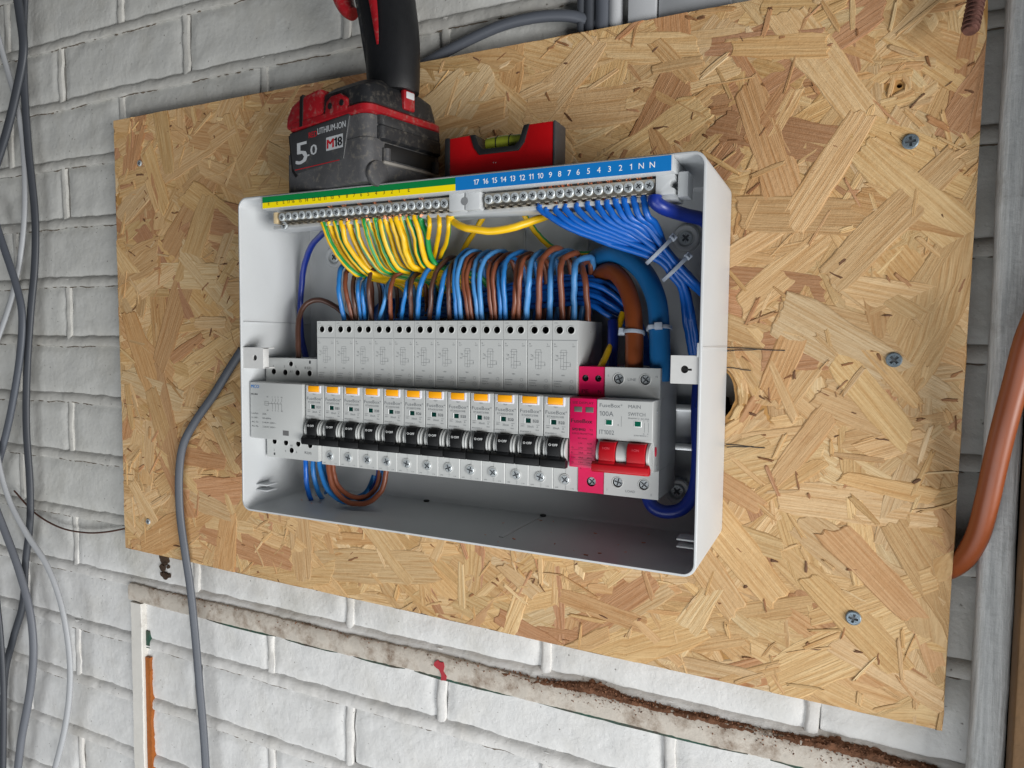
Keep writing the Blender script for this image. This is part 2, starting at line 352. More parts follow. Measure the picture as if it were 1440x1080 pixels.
# ================================================================== BRICK WALL
WY = 18
wall = thing('brick_wall', (0, WY, -560), 'white painted brick wall with rounded mortar joints behind the wooden board', 'wall')
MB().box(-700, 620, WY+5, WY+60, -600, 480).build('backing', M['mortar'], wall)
BX0, BX1, BZ0, BZ1 = -317, 437, -198, 254     # region hidden by the board
mort = MB(); nb = 0
def bed_z(k): return 357-66*k
brick_no = 0
for k in range(-2, 15):
    zt, zb = bed_z(k)-4, bed_z(k+1)+4
    off = -431 if k % 2 == 0 else -331
    for j in range(-2, 6):
        x0 = off+198*j+4+random.uniform(-2, 2); x1 = off+198*(j+1)-4+random.uniform(-2, 2)
        if x1 < -690 or x0 > 600: continue
        if x0 > BX0+25 and x1 < BX1-12 and zt < BZ1-12 and zb > BZ0+15: continue
        nx, nz = 30, 10; g = []; sd = random.uniform(0, 99); tx, tz = random.uniform(-1.2, 1.2), random.uniform(-.9, .9); dy = random.uniform(-.8, .8)
        for b in range(nz+1):
            for a in range(nx+1):
                fx, fz = a/nx, b/nz; ed = min(min(fx, 1-fx)*(x1-x0), min(fz, 1-fz)*(zt-zb))
                wobx = noise.noise((fx*9+sd, fz*4, 1))*1.3; wobz = noise.noise((fx*9+sd, fz*4, 7))*1.3
                y = WY+dy+tx*(fx-.5)+tz*(fz-.5)+noise.noise((fx*7+sd, fz*3, 3))*1.1+noise.noise((fx*22+sd, fz*8, 5))*.7+max(0, noise.noise((fx*30+sd, fz*11, 8))-.35)*3.2
                if ed < 1: y += 2.6
                elif ed < 7: y += .8*noise.noise((fx*40, fz*14, sd))+.5
                g.append((x0+(x1-x0)*fx+wobx, y, zb+(zt-zb)*fz+wobz))
        mb = MB(); mb.add(g, [(b*(nx+1)+a, b*(nx+1)+a+1, (b+1)*(nx+1)+a+1, (b+1)*(nx+1)+a) for a in range(nx) for b in range(nz)])
        rim = [a for a in range(nx+1)]+[b*(nx+1)+nx for b in range(1, nz+1)]+[nz*(nx+1)+a for a in range(nx-1, -1, -1)]+[b*(nx+1) for b in range(nz-1, 0, -1)]
        n = len(rim); pv = [g[i] for i in rim]+[(g[i][0], WY+12, g[i][2]) for i in rim]
        mb.add(pv, [(i, (i+1) % n, n+(i+1) % n, n+i) for i in range(n)])
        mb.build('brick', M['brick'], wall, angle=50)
        # upright joint on the right of this brick
        xm = x1+4; rg = []
        for i in range(13):
            z = zb-8+(zt-zb+16)*i/12; o1 = noise.noise((xm, z*.05, 2))*2.0; w1 = 4.6+noise.noise((xm, z*.09, 4))*1.5+noise.noise((xm, z*.3, 4))*.6; h1 = 1.2+noise.noise((xm, z*.08, 9))*1.2
            rg.append([(xm+o1-w1, WY+2.5, z), (xm+o1-w1*.8, WY+.4-h1*.4, z), (xm+o1-w1*.3, WY+.4-h1*.9, z), (xm+o1+w1*.3, WY+.4-h1, z), (xm+o1+w1*.85, WY+.4-h1*.55, z), (xm+o1+w1, WY+2.5, z)])
        mort.loft(rg)
def bed_off(x, k): return noise.noise((x*.008, k*5, 3))*2.2+noise.noise((x*.06, k*5, 3))*.9
for k in range(-2, 16):
    z = bed_z(k); rg = []
    for i in range(331):
        x = -700+1320*i/330; o1 = bed_off(x, k); w1 = 5.6+noise.noise((x*.05, k, 6))*1.2+noise.noise((x*.25, k, 8))*.7; h1 = 2.8+noise.noise((x*.02, k*3, 1))*1.4+noise.noise((x*.12, k*3, 1))*.8+noise.noise((x*.4, k*3, 1))*.4
        rg.append([(x, WY+2.5, z+o1+w1+1), (x, WY+.3-h1*.25, z+o1+w1*.8), (x, WY+.3-h1*.7, z+o1+w1*.25), (x, WY+.3-h1, z+o1-w1*.45), (x, WY+.3-h1*.85, z+o1-w1*.85), (x, WY+.6, z+o1-w1), (x, WY+2.5, z+o1-w1+.5)])
    mort.loft(rg)
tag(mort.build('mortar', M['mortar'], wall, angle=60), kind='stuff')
cr = MB()  # brown line under each bed joint: dirt plus painted shade
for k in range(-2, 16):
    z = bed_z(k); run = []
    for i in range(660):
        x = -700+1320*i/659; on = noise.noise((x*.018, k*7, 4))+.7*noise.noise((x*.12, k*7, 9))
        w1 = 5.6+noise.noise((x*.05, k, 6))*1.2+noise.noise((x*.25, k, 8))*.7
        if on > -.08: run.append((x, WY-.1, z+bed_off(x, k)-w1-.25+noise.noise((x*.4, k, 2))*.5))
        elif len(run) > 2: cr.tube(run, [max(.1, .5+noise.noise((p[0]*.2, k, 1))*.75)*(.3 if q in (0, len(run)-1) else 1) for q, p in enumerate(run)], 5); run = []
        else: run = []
tag(cr.build('joint_shade_line', M['jointshade'], wall, angle=80), kind='stuff')
# chipped hole just under the board's lower left corner
mb = MB(); g0 = at(232, 795, WY-2.5)
for q in range(16):
    p = g0+Vector((random.uniform(-6, 6), random.uniform(-.6, .8), random.uniform(-13, 12))); r = random.uniform(1.5, 4.5)
    mb.loft([[(p.x+r*math.cos(a*.9)*random.uniform(.7, 1.2), p.y+yy, p.z+r*math.sin(a*.9)*random.uniform(.7, 1.2)) for a in range(7)] for yy in (0, 2.5)])
mb.build('damp_stain', M['rust'], wall)

# old painted lath under the board with brick dust on it
lath = thing('wall_lath', (70, 10, -260), 'long pale painted wooden lath across the bricks below the board, brick dust on its ledge', 'lath')
pts_t = []
mb = MB(); rings = []
for i in range(300):
    x = -331+880*i/299; w = noise.noise((x*.01, 0, 0))*1.2; ch = noise.noise((x*.07, 3, 0))
    c2 = noise.noise((x*.25, 8, 0))*.9; rings.append([(x, WY+6, -236+w), (x, WY-4.5+ch*.5, -238+w+ch*.8+c2), (x, WY-6.4+ch*.6, -240.5+w+ch+c2), (x, WY-6.6+ch*.5, -248+w), (x, WY-6.4+ch*.5, -255+w+ch*.8+c2*.7), (x, WY-4.5, -256.8+w+ch*.6+c2*.7), (x, WY+6, -257+w)])
mb.loft(rings); mb.build('rail', M['lath'], lath, angle=40)
mb = MB()
for a, b in ((-215, -120), (-110, -40), (-28, 30), (40, 140), (150, 320), (335, 470)):
    n = 16; rr = []
    for i in range(n+1):
        x = a+(b-a)*i/n; h = 2.2*(1-abs(2*i/n-1)**4)+.4+noise.noise((x*.1, 1, 1))*.8
        rr.append([(x, WY-4.2, -256.4), (x, WY-3.8, -257-h*.8), (x, WY+4, -257-h*.8), (x, WY+4, -256.4)])
    mb.loft(rr)
mb.build('green_paint_edge', M['pgreen'], lath)
p = at(616, 940, WY-10); mb = MB(); mb.loft([[(p.x+a*1.1, WY-7.4+yy, p.z-1.5+b*.9) for a, b in ((-5, 5), (-2, 8), (0, 6.5), (3, 7), (4, 3), (3, -2), (6, -6), (5.5, -10), (1, -11), (1.5, -6), (-.5, -1), (-3, 0), (-5.5, 2))] for yy in (0, .9)]); mb.build('red_paint_mark', M['pred'], lath)
# dust: a crumbly ridge lying on the ledge
mb = MB(); random.seed(3)
nx = 430
def dh(x): return (.12+.6*min(1, max(0, (x-95)/120)))*(1+1.5*math.exp(-((x-205)/20)**2)+1.1*math.exp(-((x-385)/26)**2)+.5*noise.noise((x*.05, 0, 4)))
rows = []
for i in range(nx+1):
    x = 40+450*i/nx; e = dh(x); row = []
    for j in range(10):
        fj = j/9; y = WY-6.2+8.5*fj+noise.noise((x*.12, j, 0))*.8
        z = -239.3+e*(1.2+3.6*math.sin(fj*1.9))+noise.noise((x*.25, j*.9, 2))*1.1*e+noise.noise((x*.9, j*1.7, 5))*.9-(1.6 if j == 0 else 0)-(.9-e if e < .9 else 0)*1.6
        row.append((x, y, z))
    rows.append(row)
v = [q for r_ in rows for q in r_]; mb.add(v, [(i*10+j, (i+1)*10+j, (i+1)*10+j+1, i*10+j+1) for i in range(nx) for j in range(9)])
for i in range(4200):
    x = random.choice([random.gauss(205, 28), random.gauss(385, 36), random.uniform(40, 490), random.uniform(-300, 490)]); r = .16+random.random()**3*.95
    if not -325 < x < 490: continue
    y = random.uniform(WY-6.9, WY-.5); e = dh(x)
    z = -238+random.uniform(-.8, 3.2*e) if y > WY-5.6 else -239-random.random()**2.2*9
    if y <= WY-5.6: y = WY-6.75; r *= .8
    M4 = Matrix.Translation((x, y, z)) @ Matrix.Rotation(random.random()*6, 4, 'Y') @ Matrix.Rotation(random.random()*6, 4, 'X'); a_, b_, c_ = r*random.uniform(.6, 1.5), r*random.uniform(.5, 1), r*random.uniform(.5, 1.2)
    mb.add([(a_, 0, 0), (-a_, 0, .2*r), (0, b_, 0), (0, -b_, 0), (0, 0, c_), (.2*r, 0, -c_)], [(0, 2, 4), (2, 1, 4), (1, 3, 4), (3, 0, 4), (2, 0, 5), (1, 2, 5), (3, 1, 5), (0, 3, 5)], 0, M4)
tag(mb.build('dust', M['dust'], None, angle=60, org=(0, WY, -240)), 'crumbly brown brick dust heaped along the lath ledge under the board', 'brick dust', kind='stuff')
up = thing('wall_lath', (-318, 12, -560), 'upright white painted strip at lower left with an orange stained edge', 'lath')
mb = MB(); rings = []
for i in range(120):
    z = -257.3-300*i/119; q = noise.noise((z*.03, 2, 2))*.8+noise.noise((z*.2, 2, 2))*.6; tt = -327.5-.005*i
    rings.append([(tt+q*.6, WY+5, z), (tt+q, WY-6.2, z), (tt+1+q, WY-7.2, z), (tt+16.6+q, WY-7.0, z), (tt+17.6+q*.9, WY-6, z), (tt+18, WY+5, z)])
mb.loft(rings); mb.build('strip', M['lathw'], up, angle=22)
mb = MB(); rings = []
for i in range(120):
    z = -317-245*i/119; q = noise.noise((z*.06, 5, 2))+noise.noise((z*.3, 5, 2))*.8; rings.append([(-309.4, WY-3.9, z), (-302.5+q*1.6, WY-3.6, z), (-302.5+q*1.6, WY+5, z), (-309.4, WY+5, z)])
mb.loft(rings); mb.build('orange_paint', M['porange'], up)
mb = MB(); rings = []
for i in range(16):
    z = -288-19*i/15; q = noise.noise((z*.09, 5, 8)); rings.append([(-309.4, WY-2.4, z), (-304.5+q*4, WY-2.2, z), (-304.5+q*4, WY+5, z), (-309.4, WY+5, z)])
mb.loft(rings); mb.build('green_paint', M['pgreen'], up)

# ================================================================== RIGHT EDGE: painted pipe, timber
mb = MB(); pts = [(457.6+noise.noise((z*.01, 0, 0))*.8, 2, z) for z in range(-480, 420, 12)]
mb.loft([[(p[0]+9.2*math.copysign(abs(math.cos(a))**.62, math.cos(a))+noise.noise((p[2]*.05, a, 0))*.5, p[1]-9*math.copysign(abs(math.sin(a))**.62, math.sin(a))+noise.noise((p[2]*.04, a, 3))*.6, p[2]) for a in [2*math.pi*k/28 for k in range(28)]] for p in pts])
tag(mb.build('painted_upright', M['postpaint'], None, angle=60, org=(459, 2, -480)), 'white brush-painted upright with rounded edges right of the wooden board', 'post')
mb = MB().box(466.5, 560, -22, -4, -480, 420)
tag(mb.build('timber_post', M['timber'], None, bevel=1.5, org=(517, -14, -480)), 'rough brown timber upright at the far right edge of the picture', 'post')
mb = MB().box(468, 600, 11, 14.5, -480, 420); mb.build('gap_shade_sheet', M['shadowgap'], wall)  # black sheet added as the shade in the gap beside the timber
# ================================================================== STRAND BOARD
board = thing('strand_board', (60, 0, -200), 'large pale wood strand board screwed to the painted brick wall behind the fuse box', 'board')
BQ = [(-319.1, 254.4), (-317.0, -192.5), (434.5, -203.1), (439.7, 255.2)]
def edge_l(z): return -319.1+(254.4-z)/446.9*2.1
def edge_r(z): return 439.7-(255.2-z)/458.3*5.2
def edge_t(x): return 254.4+(x+319)/759*.8
def edge_b(x): return -192.5-(x+317)/751*10.6
def inb(x, z): return (min(max(x, edge_l(z)), edge_r(z)), min(max(z, edge_b(x)), edge_t(x)))
HC, HR = (283.5, -2.0), 22.5
hole = [(HC[0]+(HR+noise.noise((i*1.3, 0, 0))*1.1)*math.cos(i*2*math.pi/40), HC[1]+(HR+noise.noise((i*1.3, 5, 0))*1.1)*math.sin(i*2*math.pi/40)) for i in range(40)]
smallholes = [(396.2, 188.9, 1.6), (424, 243, 1.5)]
outl = []
for (a, b) in zip(BQ, BQ[1:]+BQ[:1]):
    for i in range(40):
        f_ = i/40; outl.append((a[0]+(b[0]-a[0])*f_+random.uniform(-.5, .5)*(0 < i), a[1]+(b[1]-a[1])*f_+random.uniform(-.6, .6)*(0 < i)))
mb = MB(); mb.plate(outl, [hole]+[circ(x, z, r, 10) for x, z, r in smallholes], .3, 17, floor=False)
n = len(outl); mb.add([(x, .3, z) for x, z in outl]+[(x, 17.3, z) for x, z in outl], [(i, (i+1) % n, n+(i+1) % n, n+i) for i in range(n)])
mb.build('core', M['osbbase'], board)
mb = MB(); mb.cyl(HC, HR+3, 17.4, 17.8, n=24); mb.build('hole_shade_disc', M['shadowgap'], board)  # black disc added in place of the shade inside the hole
PAL = [((.63, .435, .225), 6), ((.66, .475, .26), 5), ((.60, .40, .20), 4.5), ((.70, .535, .32), 1.8), ((.56, .35, .175), 1.8), ((.51, .29, .155), 1.3), ((.47, .265, .145), .5)]
def strand(x, z, L, w, ang, y, out, jag=1.0, col=None):
    """one flake: ragged outline with a rolled-over rim, its own grain direction and colour; False if it would cover a hole"""
    c, s_ = math.cos(ang), math.sin(ang); n = max(3, int(L/9)); sd = random.uniform(0, 999)
    for hx, hz, hr in [(HC[0], HC[1], HR+1.0)]+[(a, b, r+.5) for a, b, r in smallholes]:
        du, dv = (hx-x)*c+(hz-z)*s_, -(hx-x)*s_+(hz-z)*c
        if math.hypot(max(0, abs(du)-L*.56), max(0, abs(dv)-w*.62)) < hr: return False
    skew = random.uniform(-.6, .6)*w; tap = random.uniform(-.22, .22)
    up_, lo_ = [], []
    for i in range(n+1):
        u = -L/2+L*i/n; e = (1+tap*(2*i/n-1))*(1-.2*abs(2*i/n-1)**4)
        up_.append((u+skew*.4, w/2*e*(1+.22*noise.noise((u*.04, sd, 0)))+noise.noise((u*.23, sd, 4))*.9))
        lo_.append((u-skew*.4, -w/2*e*(1+.22*noise.noise((u*.04, sd, 9)))+noise.noise((u*.23, sd, 6))*.9))
    q = max(3, int(w/3.2)); fr = [-.5+i/q for i in range(1, q)]
    wr, wl = up_[-1][1]-lo_[-1][1], up_[0][1]-lo_[0][1]
    endr = [(L/2-skew*.4*(-2*f_)+random.uniform(-1, 1)*jag*1.7, lo_[-1][1]+wr*(f_+.5)) for f_ in fr]
    endl = [(-L/2+skew*.4*(2*f_)+random.uniform(-1, 1)*jag*1.7, lo_[0][1]+wl*(f_+.5)) for f_ in fr[::-1]]
    poly = lo_+endr+up_[::-1]+endl
    t1, t2 = random.uniform(-.006, .006), random.uniform(-.022, .022); m_ = len(poly)
    def P(u, v, dy):
        X, Z = inb(x+u*c-v*s_, z+u*s_+v*c); return (X, min(.25, y+t1*u+t2*v+.12*noise.noise((u*.05, v*.1, sd)))+dy, Z)
    k_ = min(.30, 1.0/max(w*.5, .5)); kl = min(.3, 1.0/(L*.5))
    inner = [(u*(1-kl), v*(1-k_)) for u, v in poly]
    tint = col or random.choices([p[0] for p in PAL], [p[1] for p in PAL])[0]; k = random.uniform(.86, 1.12); kk = random.uniform(.94, 1.06)
    tint = (tint[0]*k, tint[1]*k, tint[2]*k*kk, 1); b0 = len(out['v'])
    out['v'] += [P(u, v, 0) for u, v in inner]+[P(u, v, .42) for u, v in poly]+[P(u, v, 1.2) for u, v in poly]
    uvs = [(u+sd*7, v+sd*3) for u, v in inner]+[(u+sd*7, v+sd*3) for u, v in poly]*2
    rim = (tint[0]*.80, tint[1]*.74, tint[2]*.67, 1)       # flake edge darker: resin, plus its thin edge shadow put into the colour
    for ring, a in ((0, tint), (1, rim)):
        for i in range(m_):
            f = (ring*m_+i, ring*m_+(i+1) % m_, (ring+1)*m_+(i+1) % m_, (ring+1)*m_+i)
            out['f'].append(tuple(b0+j for j in f)); out['uv'] += [uvs[j] for j in f]; out['t'] += [a, a, rim, rim] if ring == 0 else [rim]*4
    out['f'].append(tuple(b0+i for i in range(m_))); out['uv'] += uvs[:m_]; out['t'] += [tint]*m_
    return True
def strand_obj(name, out, parent, org):
    me = bpy.data.meshes.new(name); o_ = Vector(org)
    me.from_pydata([tuple((Vector(p)-o_)*S) for p in out['v']], [], out['f']); me.materials.append(M['strand'])
    ul = me.uv_layers.new(name='grain'); ul.data.foreach_set('uv', [c for p in out['uv'] for c in p])
    ca = me.color_attributes.new('tint', 'FLOAT_COLOR', 'CORNER'); ca.data.foreach_set('color', [c for p in out['t'] for c in p])
    o = bpy.data.objects.new(name, me); COL.objects.link(o); o.parent = parent; return o
def hidden(x, z, mgn=0): return -70+mgn < x < 292-mgn and -92+mgn < z < 132-mgn
random.seed(21)
new = lambda: {'v': [], 'f': [], 'uv': [], 't': []}
bulk = new()
def rang(): return random.gauss(0, .75) if random.random() < .7 else random.uniform(0, math.pi)
cnt = 0
while cnt < 1500:
    x, z = random.uniform(-319, 439), random.uniform(-203, 255)
    if hidden(x, z, 35): continue
    cnt += strand(x, z, random.uniform(40, 115), random.uniform(9, 30), rang(), random.uniform(-.45, .15), bulk)
cnt = 0
while cnt < 650:      # splinters and slivers
    x, z = random.uniform(-319, 439), random.uniform(-203, 255)
    if hidden(x, z, 10): continue
    cnt += strand(x, z, 8+24*random.random()**1.6, random.uniform(.9, 4.6), random.uniform(0, math.pi), random.uniform(-1.25, -.5), bulk, 1.2)
for hx, hz, hr in [(HC[0], HC[1], HR+1.0)]+[(a, b, r+.5) for a, b, r in smallholes]:      # flakes that were cut by the drilled holes
    for lay in range(3):
        for q in range(int(5+hr*.75)):
            a = random.uniform(0, 2*math.pi); w = random.uniform(3, 7)+lay*2; d = hr+w*.64+lay*2.5
            strand(hx+d*math.cos(a), hz+d*math.sin(a), random.uniform(9, 16)+lay*10, w, a+math.pi/2+random.uniform(-.05, .05), -.35-.2*(2-lay), bulk)
cnt = 0
while cnt < 260:      # dark slivers as crevices between the flakes, shade put into the tint
    x, z = random.uniform(-316, 436), random.uniform(-200, 252)
    if hidden(x, z, 10): continue
    cnt += strand(x, z, 3+9*random.random()**2, random.uniform(.7, 2.0), rang(), random.uniform(-1.3, -.9), bulk, .6, random.choice([(.26, .13, .06), (.17, .09, .05), (.34, .18, .09)]))
tag(strand_obj('strand_layer', bulk, board, board['_o']), kind='stuff')
cnt = 0
while cnt < 296:
    x, z = random.uniform(-319, 439), random.uniform(-203, 255)
    if hidden(x, z, 0): continue
    big = random.random()**1.6
    o_ = new()
    if strand(x, z, 38+84*big+random.uniform(-8, 8), 9+22*big+random.uniform(-3, 4), rang(), random.uniform(-1.1, -.45), o_): strand_obj('strand', o_, board, board['_o']); cnt += 1

# screws -----------------------------------------------------------------
def screw_mesh(name, r, h, rec=.62, w=.17, rot=.5, dome=.25, n=20, m_=None):
    """cross-head screw looking to -y, origin at its seat"""
    mb = MB(); a = r*rec
    mb.plate(circ(0, 0, r*.86, n), [cross(0, 0, a, r*w, rot)], -h, h*.8, 0, 1)
    o1 = [(x, -h, z) for x, z in circ(0, 0, r*.86, n)]; o2 = [(x, -h+dome*r*.5, z) for x, z in circ(0, 0, r, n)]; o3 = [(x, .5, z) for x, z in circ(0, 0, r, n)]
    mb.loft([o1, o2, o3], 0, (False, False))
    for q in range(4):      # small ticks between the arms of the recess
        an = rot+math.pi/4+q*math.pi/2; M4 = Matrix.Rotation(-an, 4, 'Y'); mb.box(r*.32, r*.7, -h-.02, -h+.1, -r*.03, r*.03, 1, M4)
    return mb.mesh(name, [m_ or M['zinc'], M['zincdk']])
SC_board = screw_mesh('board_screw', 4.6, 1.2, rot=.3, m_=mat('blue_zinc', (.20, .25, .29), .42, metal=.6, var=.25, vs=.5, bump=.3, bs=1.2))
for px_, py_, ry in ((1280, 200, .2), (1257, 506, 1.1), (1200, 868, .5)):
    p = at(px_, py_, 0); inst('board_screw', SC_board, (p.x, -1.3, p.z), board, (0, ry, 0))
SC_small = screw_mesh('board_screw', 3.0, .8, rot=.3)
for px_, py_ in ((210, 733), (198, 230)):
    p = at(px_, py_, 0); inst('board_screw', SC_small, (p.x, -1.3, p.z), board)
# pencil lines
mb = MB()
for a, b in (((1021, 489), (1104, 493)), ((1021, 494), (1070, 491)), ((1022, 517), (1056, 521)), ((1021, 625), (1076, 630)), ((1022, 629), (1060, 628))):
    A, B = at(*a, -1.2), at(*b, -1.2)
    mb.tube([A, A.lerp(B, .3)+Vector((0, 0, .3)), A.lerp(B, .7)-Vector((0, 0, .2)), B], .30, 5)
mb.build('pencil_line', M['pencil'], board)
p0 = at(1374, -6, -14); p1 = at(1364, 44, -22)
mb = MB(); mb.tube([p0+(p0-p1)*.5, p0, p0.lerp(p1, .5), p1], [4.2, 4.2, 4.0, 3.6], 12); 
for i in range(8):
    q = p0.lerp(p1, i/8); mb.tube([q, q+(p1-p0)*.05], 4.7, 12)
tag(mb.build('rusty_bolt', M['bolt'], None, org=tuple(p1)), 'short rusty rod hanging in front of the board at top right corner', 'bolt')

# ================================================================== ENCLOSURE
X0, X1, Z0, Z1, YF = -59.5, 299.2, -104.3, 141.5, -83.0
unit = thing('fuse_box', (127, 0, Z0), 'open white plastic consumer unit enclosure without its cover on the wooden board', 'fuse box')
def rrect(x0, x1, z0, z1, r, y, n=6):
    o = []
    for cx, cz, a0 in ((x1-r, z1-r, 0), (x0+r, z1-r, 90), (x0+r, z0+r, 180), (x1-r, z0+r, 270)):
        for i in range(n+1):
            a = math.radians(a0+90*i/n); o.append((cx+r*math.cos(a), y, cz+r*math.sin(a)))
    return o
mb = MB(); T = 1.9
mb.loft([rrect(X0+1, X1+1, Z0+3.2, Z1-2.6, 8, -1.2), rrect(X0+1, X1+1, Z0+3.2, Z1-2.6, 8, -3), rrect(X0, X1, Z0, Z1, 8, YF+.6), rrect(X0+.3, X1-.3, Z0+.3, Z1-.3, 7.8, YF+.15), rrect(X0+.7, X1-.7, Z0+.7, Z1-.7, 7.5, YF),
         rrect(X0+T-.4, X1-T+.4, Z0+T-.4, Z1-T+.4, 6.8, YF), rrect(X0+T, X1-T, Z0+T, Z1-T, 6.4, YF+.6), rrect(X0+T+1, X1-T-.2, Z0+T+3.2, Z1-T-2.6, 5.5, -4.5), rrect(X0+T+3, X1-T-2, Z0+T+5, Z1-T-5, 4, -3)], 0, (True, True))
mb.build('casing', M['unit'], unit, angle=40)
# lid seam on both side walls
mb = MB(); mb.loft([[(X1-.3+(y-YF)/83, y, 29.6), (X1+.45+(y-YF)/83, y, 29.8), (X1+.45+(y-YF)/83, y, 31.0), (X1-.3+(y-YF)/83, y, 31.2)] for y in (YF+1, -4)]); mb.build('side_seam', M['unit'], unit, bevel=.2); mb = MB(); mb.box(X1-3, X1-T+.2, YF+.2, YF+14, 25, 33); mb.build('lid_catch', M['unit'], unit, bevel=.2)
mb = MB(); mb.box(X0+T, X0+T+1.4, YF+2, -6, 45, 46); mb.build('side_ridge', M['unit'], unit, bevel=.3)
for (bx, bz) in ((271.6, 103.7), (270.0, -70.2), (-28.9, 102.9)):
    mb = MB(); n = 24
    mb.loft([[(x, y, z) for x, z in circ(bx, bz, r, n)] for r, y in ((9.6, -3), (9.2, -6), (8.2, -7), (6.2, -6.6), (5.0, -4.6))], 0, (False, True)); mb.build('screw_boss', M['unit'], unit, angle=30)
SC_box = screw_mesh('mounting_screw', 4.5, 1.2, rot=.75)
for (bx, bz) in ((271.6, 103.7), (270.0, -70.2), (-28.9, 102.9)): inst('mounting_screw', SC_box, (bx, -5.0, bz), unit)
# faint ribs, seams and drill chips of the inside
mb = MB(); fl = lambda y: Z0+T+3.2*(y-YF)/80; mb.loft([[(x, y, fl(y)-.5), (x, y, fl(y)+.5), (x+3.4, y, fl(y)+.5), (x+3.4, y, fl(y)-.5)] for x, y in ((166, -8), (162, -66))]); mb.build('floor_rib', M['unit'], unit)
for q in ((120, 270, 88, 89.2), (-20, -18.8, 60, 128), (200, 201.2, 88, 122), (150, 151, 84, 118)): mb = MB(); mb.box(q[0], q[1], -4.4, -3.5, q[2], q[3]); mb.build('back_rib', M['unit'], unit, bevel=.2)
for dx in (66.1, 169.8): mb = MB(); mb.cyl((dx, -7.5), 2.4, fl(-7.5), fl(-7.5)+1.2, 'z', 10); mb.build('fixing_hole', M['hole'], unit)
for (xa, xb) in ((X0+T, X0+T+12), (X1-T-13, X1-T)):
    for dz in (0, 4.5):
        MB().box(xa, xb, -70, -58, -91+dz, -89.8+dz).build('clip_rib', M['unit'], unit, bevel=.4)
# steel lid brackets
for sgn, xa, xb, ya in ((1, X0+T, -36, YF+1.0), (-1, 281.2, X1-T, YF+1.0)):
    mb = MB(); hc = (xa+xb)/2
    hx = hc+2 if sgn > 0 else hc
    mb.plate([(xa, 9.2), (xb, 9.2), (xb, 25.6), (xa, 25.6)], [circ(hx, 17.6, 2.3, 12)], ya, 1.2, 0, floor=False)
    mb.box(xa, xb, ya+1.2, ya+12, 9.2, 10.2); mb.box(xa, xb, ya+.02, ya+12, 24.6, 25.6)
    (mb.box(xb-.9, xb, ya+.01, ya+6, 9.3, 25.5) if sgn > 0 else mb.box(xa, xa+.9, ya+.01, ya+6, 9.3, 25.5))
    br = mb.build('lid_bracket', M['bracket'], unit, bevel=.15)
    mb = MB(); mb.cyl((hx, 17.6), 2.6, ya+1.3, ya+4, n=12); 
    if sgn < 0: mb.box(hx, hx+4.2, ya-.03, ya+.6, 16.9, 18.1)
    mb.build('screw_hole', M['hole'], br)
# DIN rail
mb = MB(); prof = [(-12, -9), (-13.2, -9), (-13.2, -13.5), (-6, -13.5), (-6, -35.5), (-13.2, -35.5), (-13.2, -40.2), (-12, -40.2), (-12, -36.7), (-4.6, -36.7), (-4.6, -12.3), (-12, -12.3)]
mb.prism(prof, -55, 289, 'x'); mb.build('din_rail', M['rail'], unit, bevel=.15)
# drilling crumbs on the floor of the box
mb = MB(); random.seed(5)
for i in range(26):
    x, y = random.uniform(150, 262), random.uniform(-80, -15)
    if i > 18: x, y = random.uniform(-35, 10), random.uniform(-60, -20)
    r = random.uniform(.3, .9); mb.box(-r*1.6, r*1.6, -r*.5, r*.5, 0, r*.5, 0, Matrix.Translation((x, y, fl(y)+.15)) @ Matrix.Rotation(random.random()*3, 4, 'Z'))
tag(mb.build('copper_crumbs', M['copper'], None, org=(200, -40, Z0+T)), 'tiny copper offcuts scattered on the floor of the open fuse box', 'offcuts', kind='stuff')

# ================================================================== TERMINAL CARRIER AND BARS
carr = thing('terminal_carrier', (127, -62, 116), 'long white terminal rail along the box top with green yellow and blue number strips', 'terminal rail')
YS = -84.2
prof = [(YS, 140.6), (YS, 131.0), (-77, 130.8), (-69, 132.2), (-64, 130), (-64, 120.5), (-71, 120.2), (-72, 117.4), (-58, 116.6), (-52, 121), (-52, 138.3), (-82.6, 139.3), (-83.4, 140.6)]
mb = MB(); mb.prism(prof, -34, 280.5, 'x'); mb.build('carrier_body', M['unit'], carr, bevel=.4)
def strip_box(x0, x1, z0, z1, name, m_): return MB().box(x0, x1, YS-.35, YS+.2, z0, z1).build(name, m_, carr)
gs = strip_box(-32.2, 137.1, 135.4, 139.7, 'green_strip', M['sgreen']); ys = strip_box(-32.2, 137.1, 131.3, 135.4, 'yellow_strip', M['syellow']); bs = strip_box(137.1, 279.4, 131.2, 139.9, 'blue_strip', M['sblue'])
mb = MB()
for st, px_ in zip('17 16 15 14 13 12 11 10 9 8 7 6 5 4 3 2 1 N N'.split(), (670, 683, 695.5, 708, 721, 734.5, 747, 760, 774, 787, 800.5, 813, 827.5, 842, 857, 872.5, 887, 901.5, 917)):
    text(mb, st, at(px_, 245, YS-.4).x, 133.8, YS-.42, 3.4, None, 0, 'c')
mb.build('white_numbers', M['printwhite'], bs)
mb = MB()
for st, px_ in zip('E E E 17 16 15 14 13 12 11 10 9 8 7 6 5 4 3 2 1 E'.split(), (378, 390, 399, 400, 412, 422, 431, 441, 449, 457, 467, 477, 488, 498, 508, 518, 529, 540, 551, 561, 575)):
    if st == '17': px_ = 406
    text(mb, st, at(px_, 285, YS-.4).x, 133.3, YS-.42, 2.7, None, 0, 'c')
mb.build('black_numbers', M['printbk'], ys)
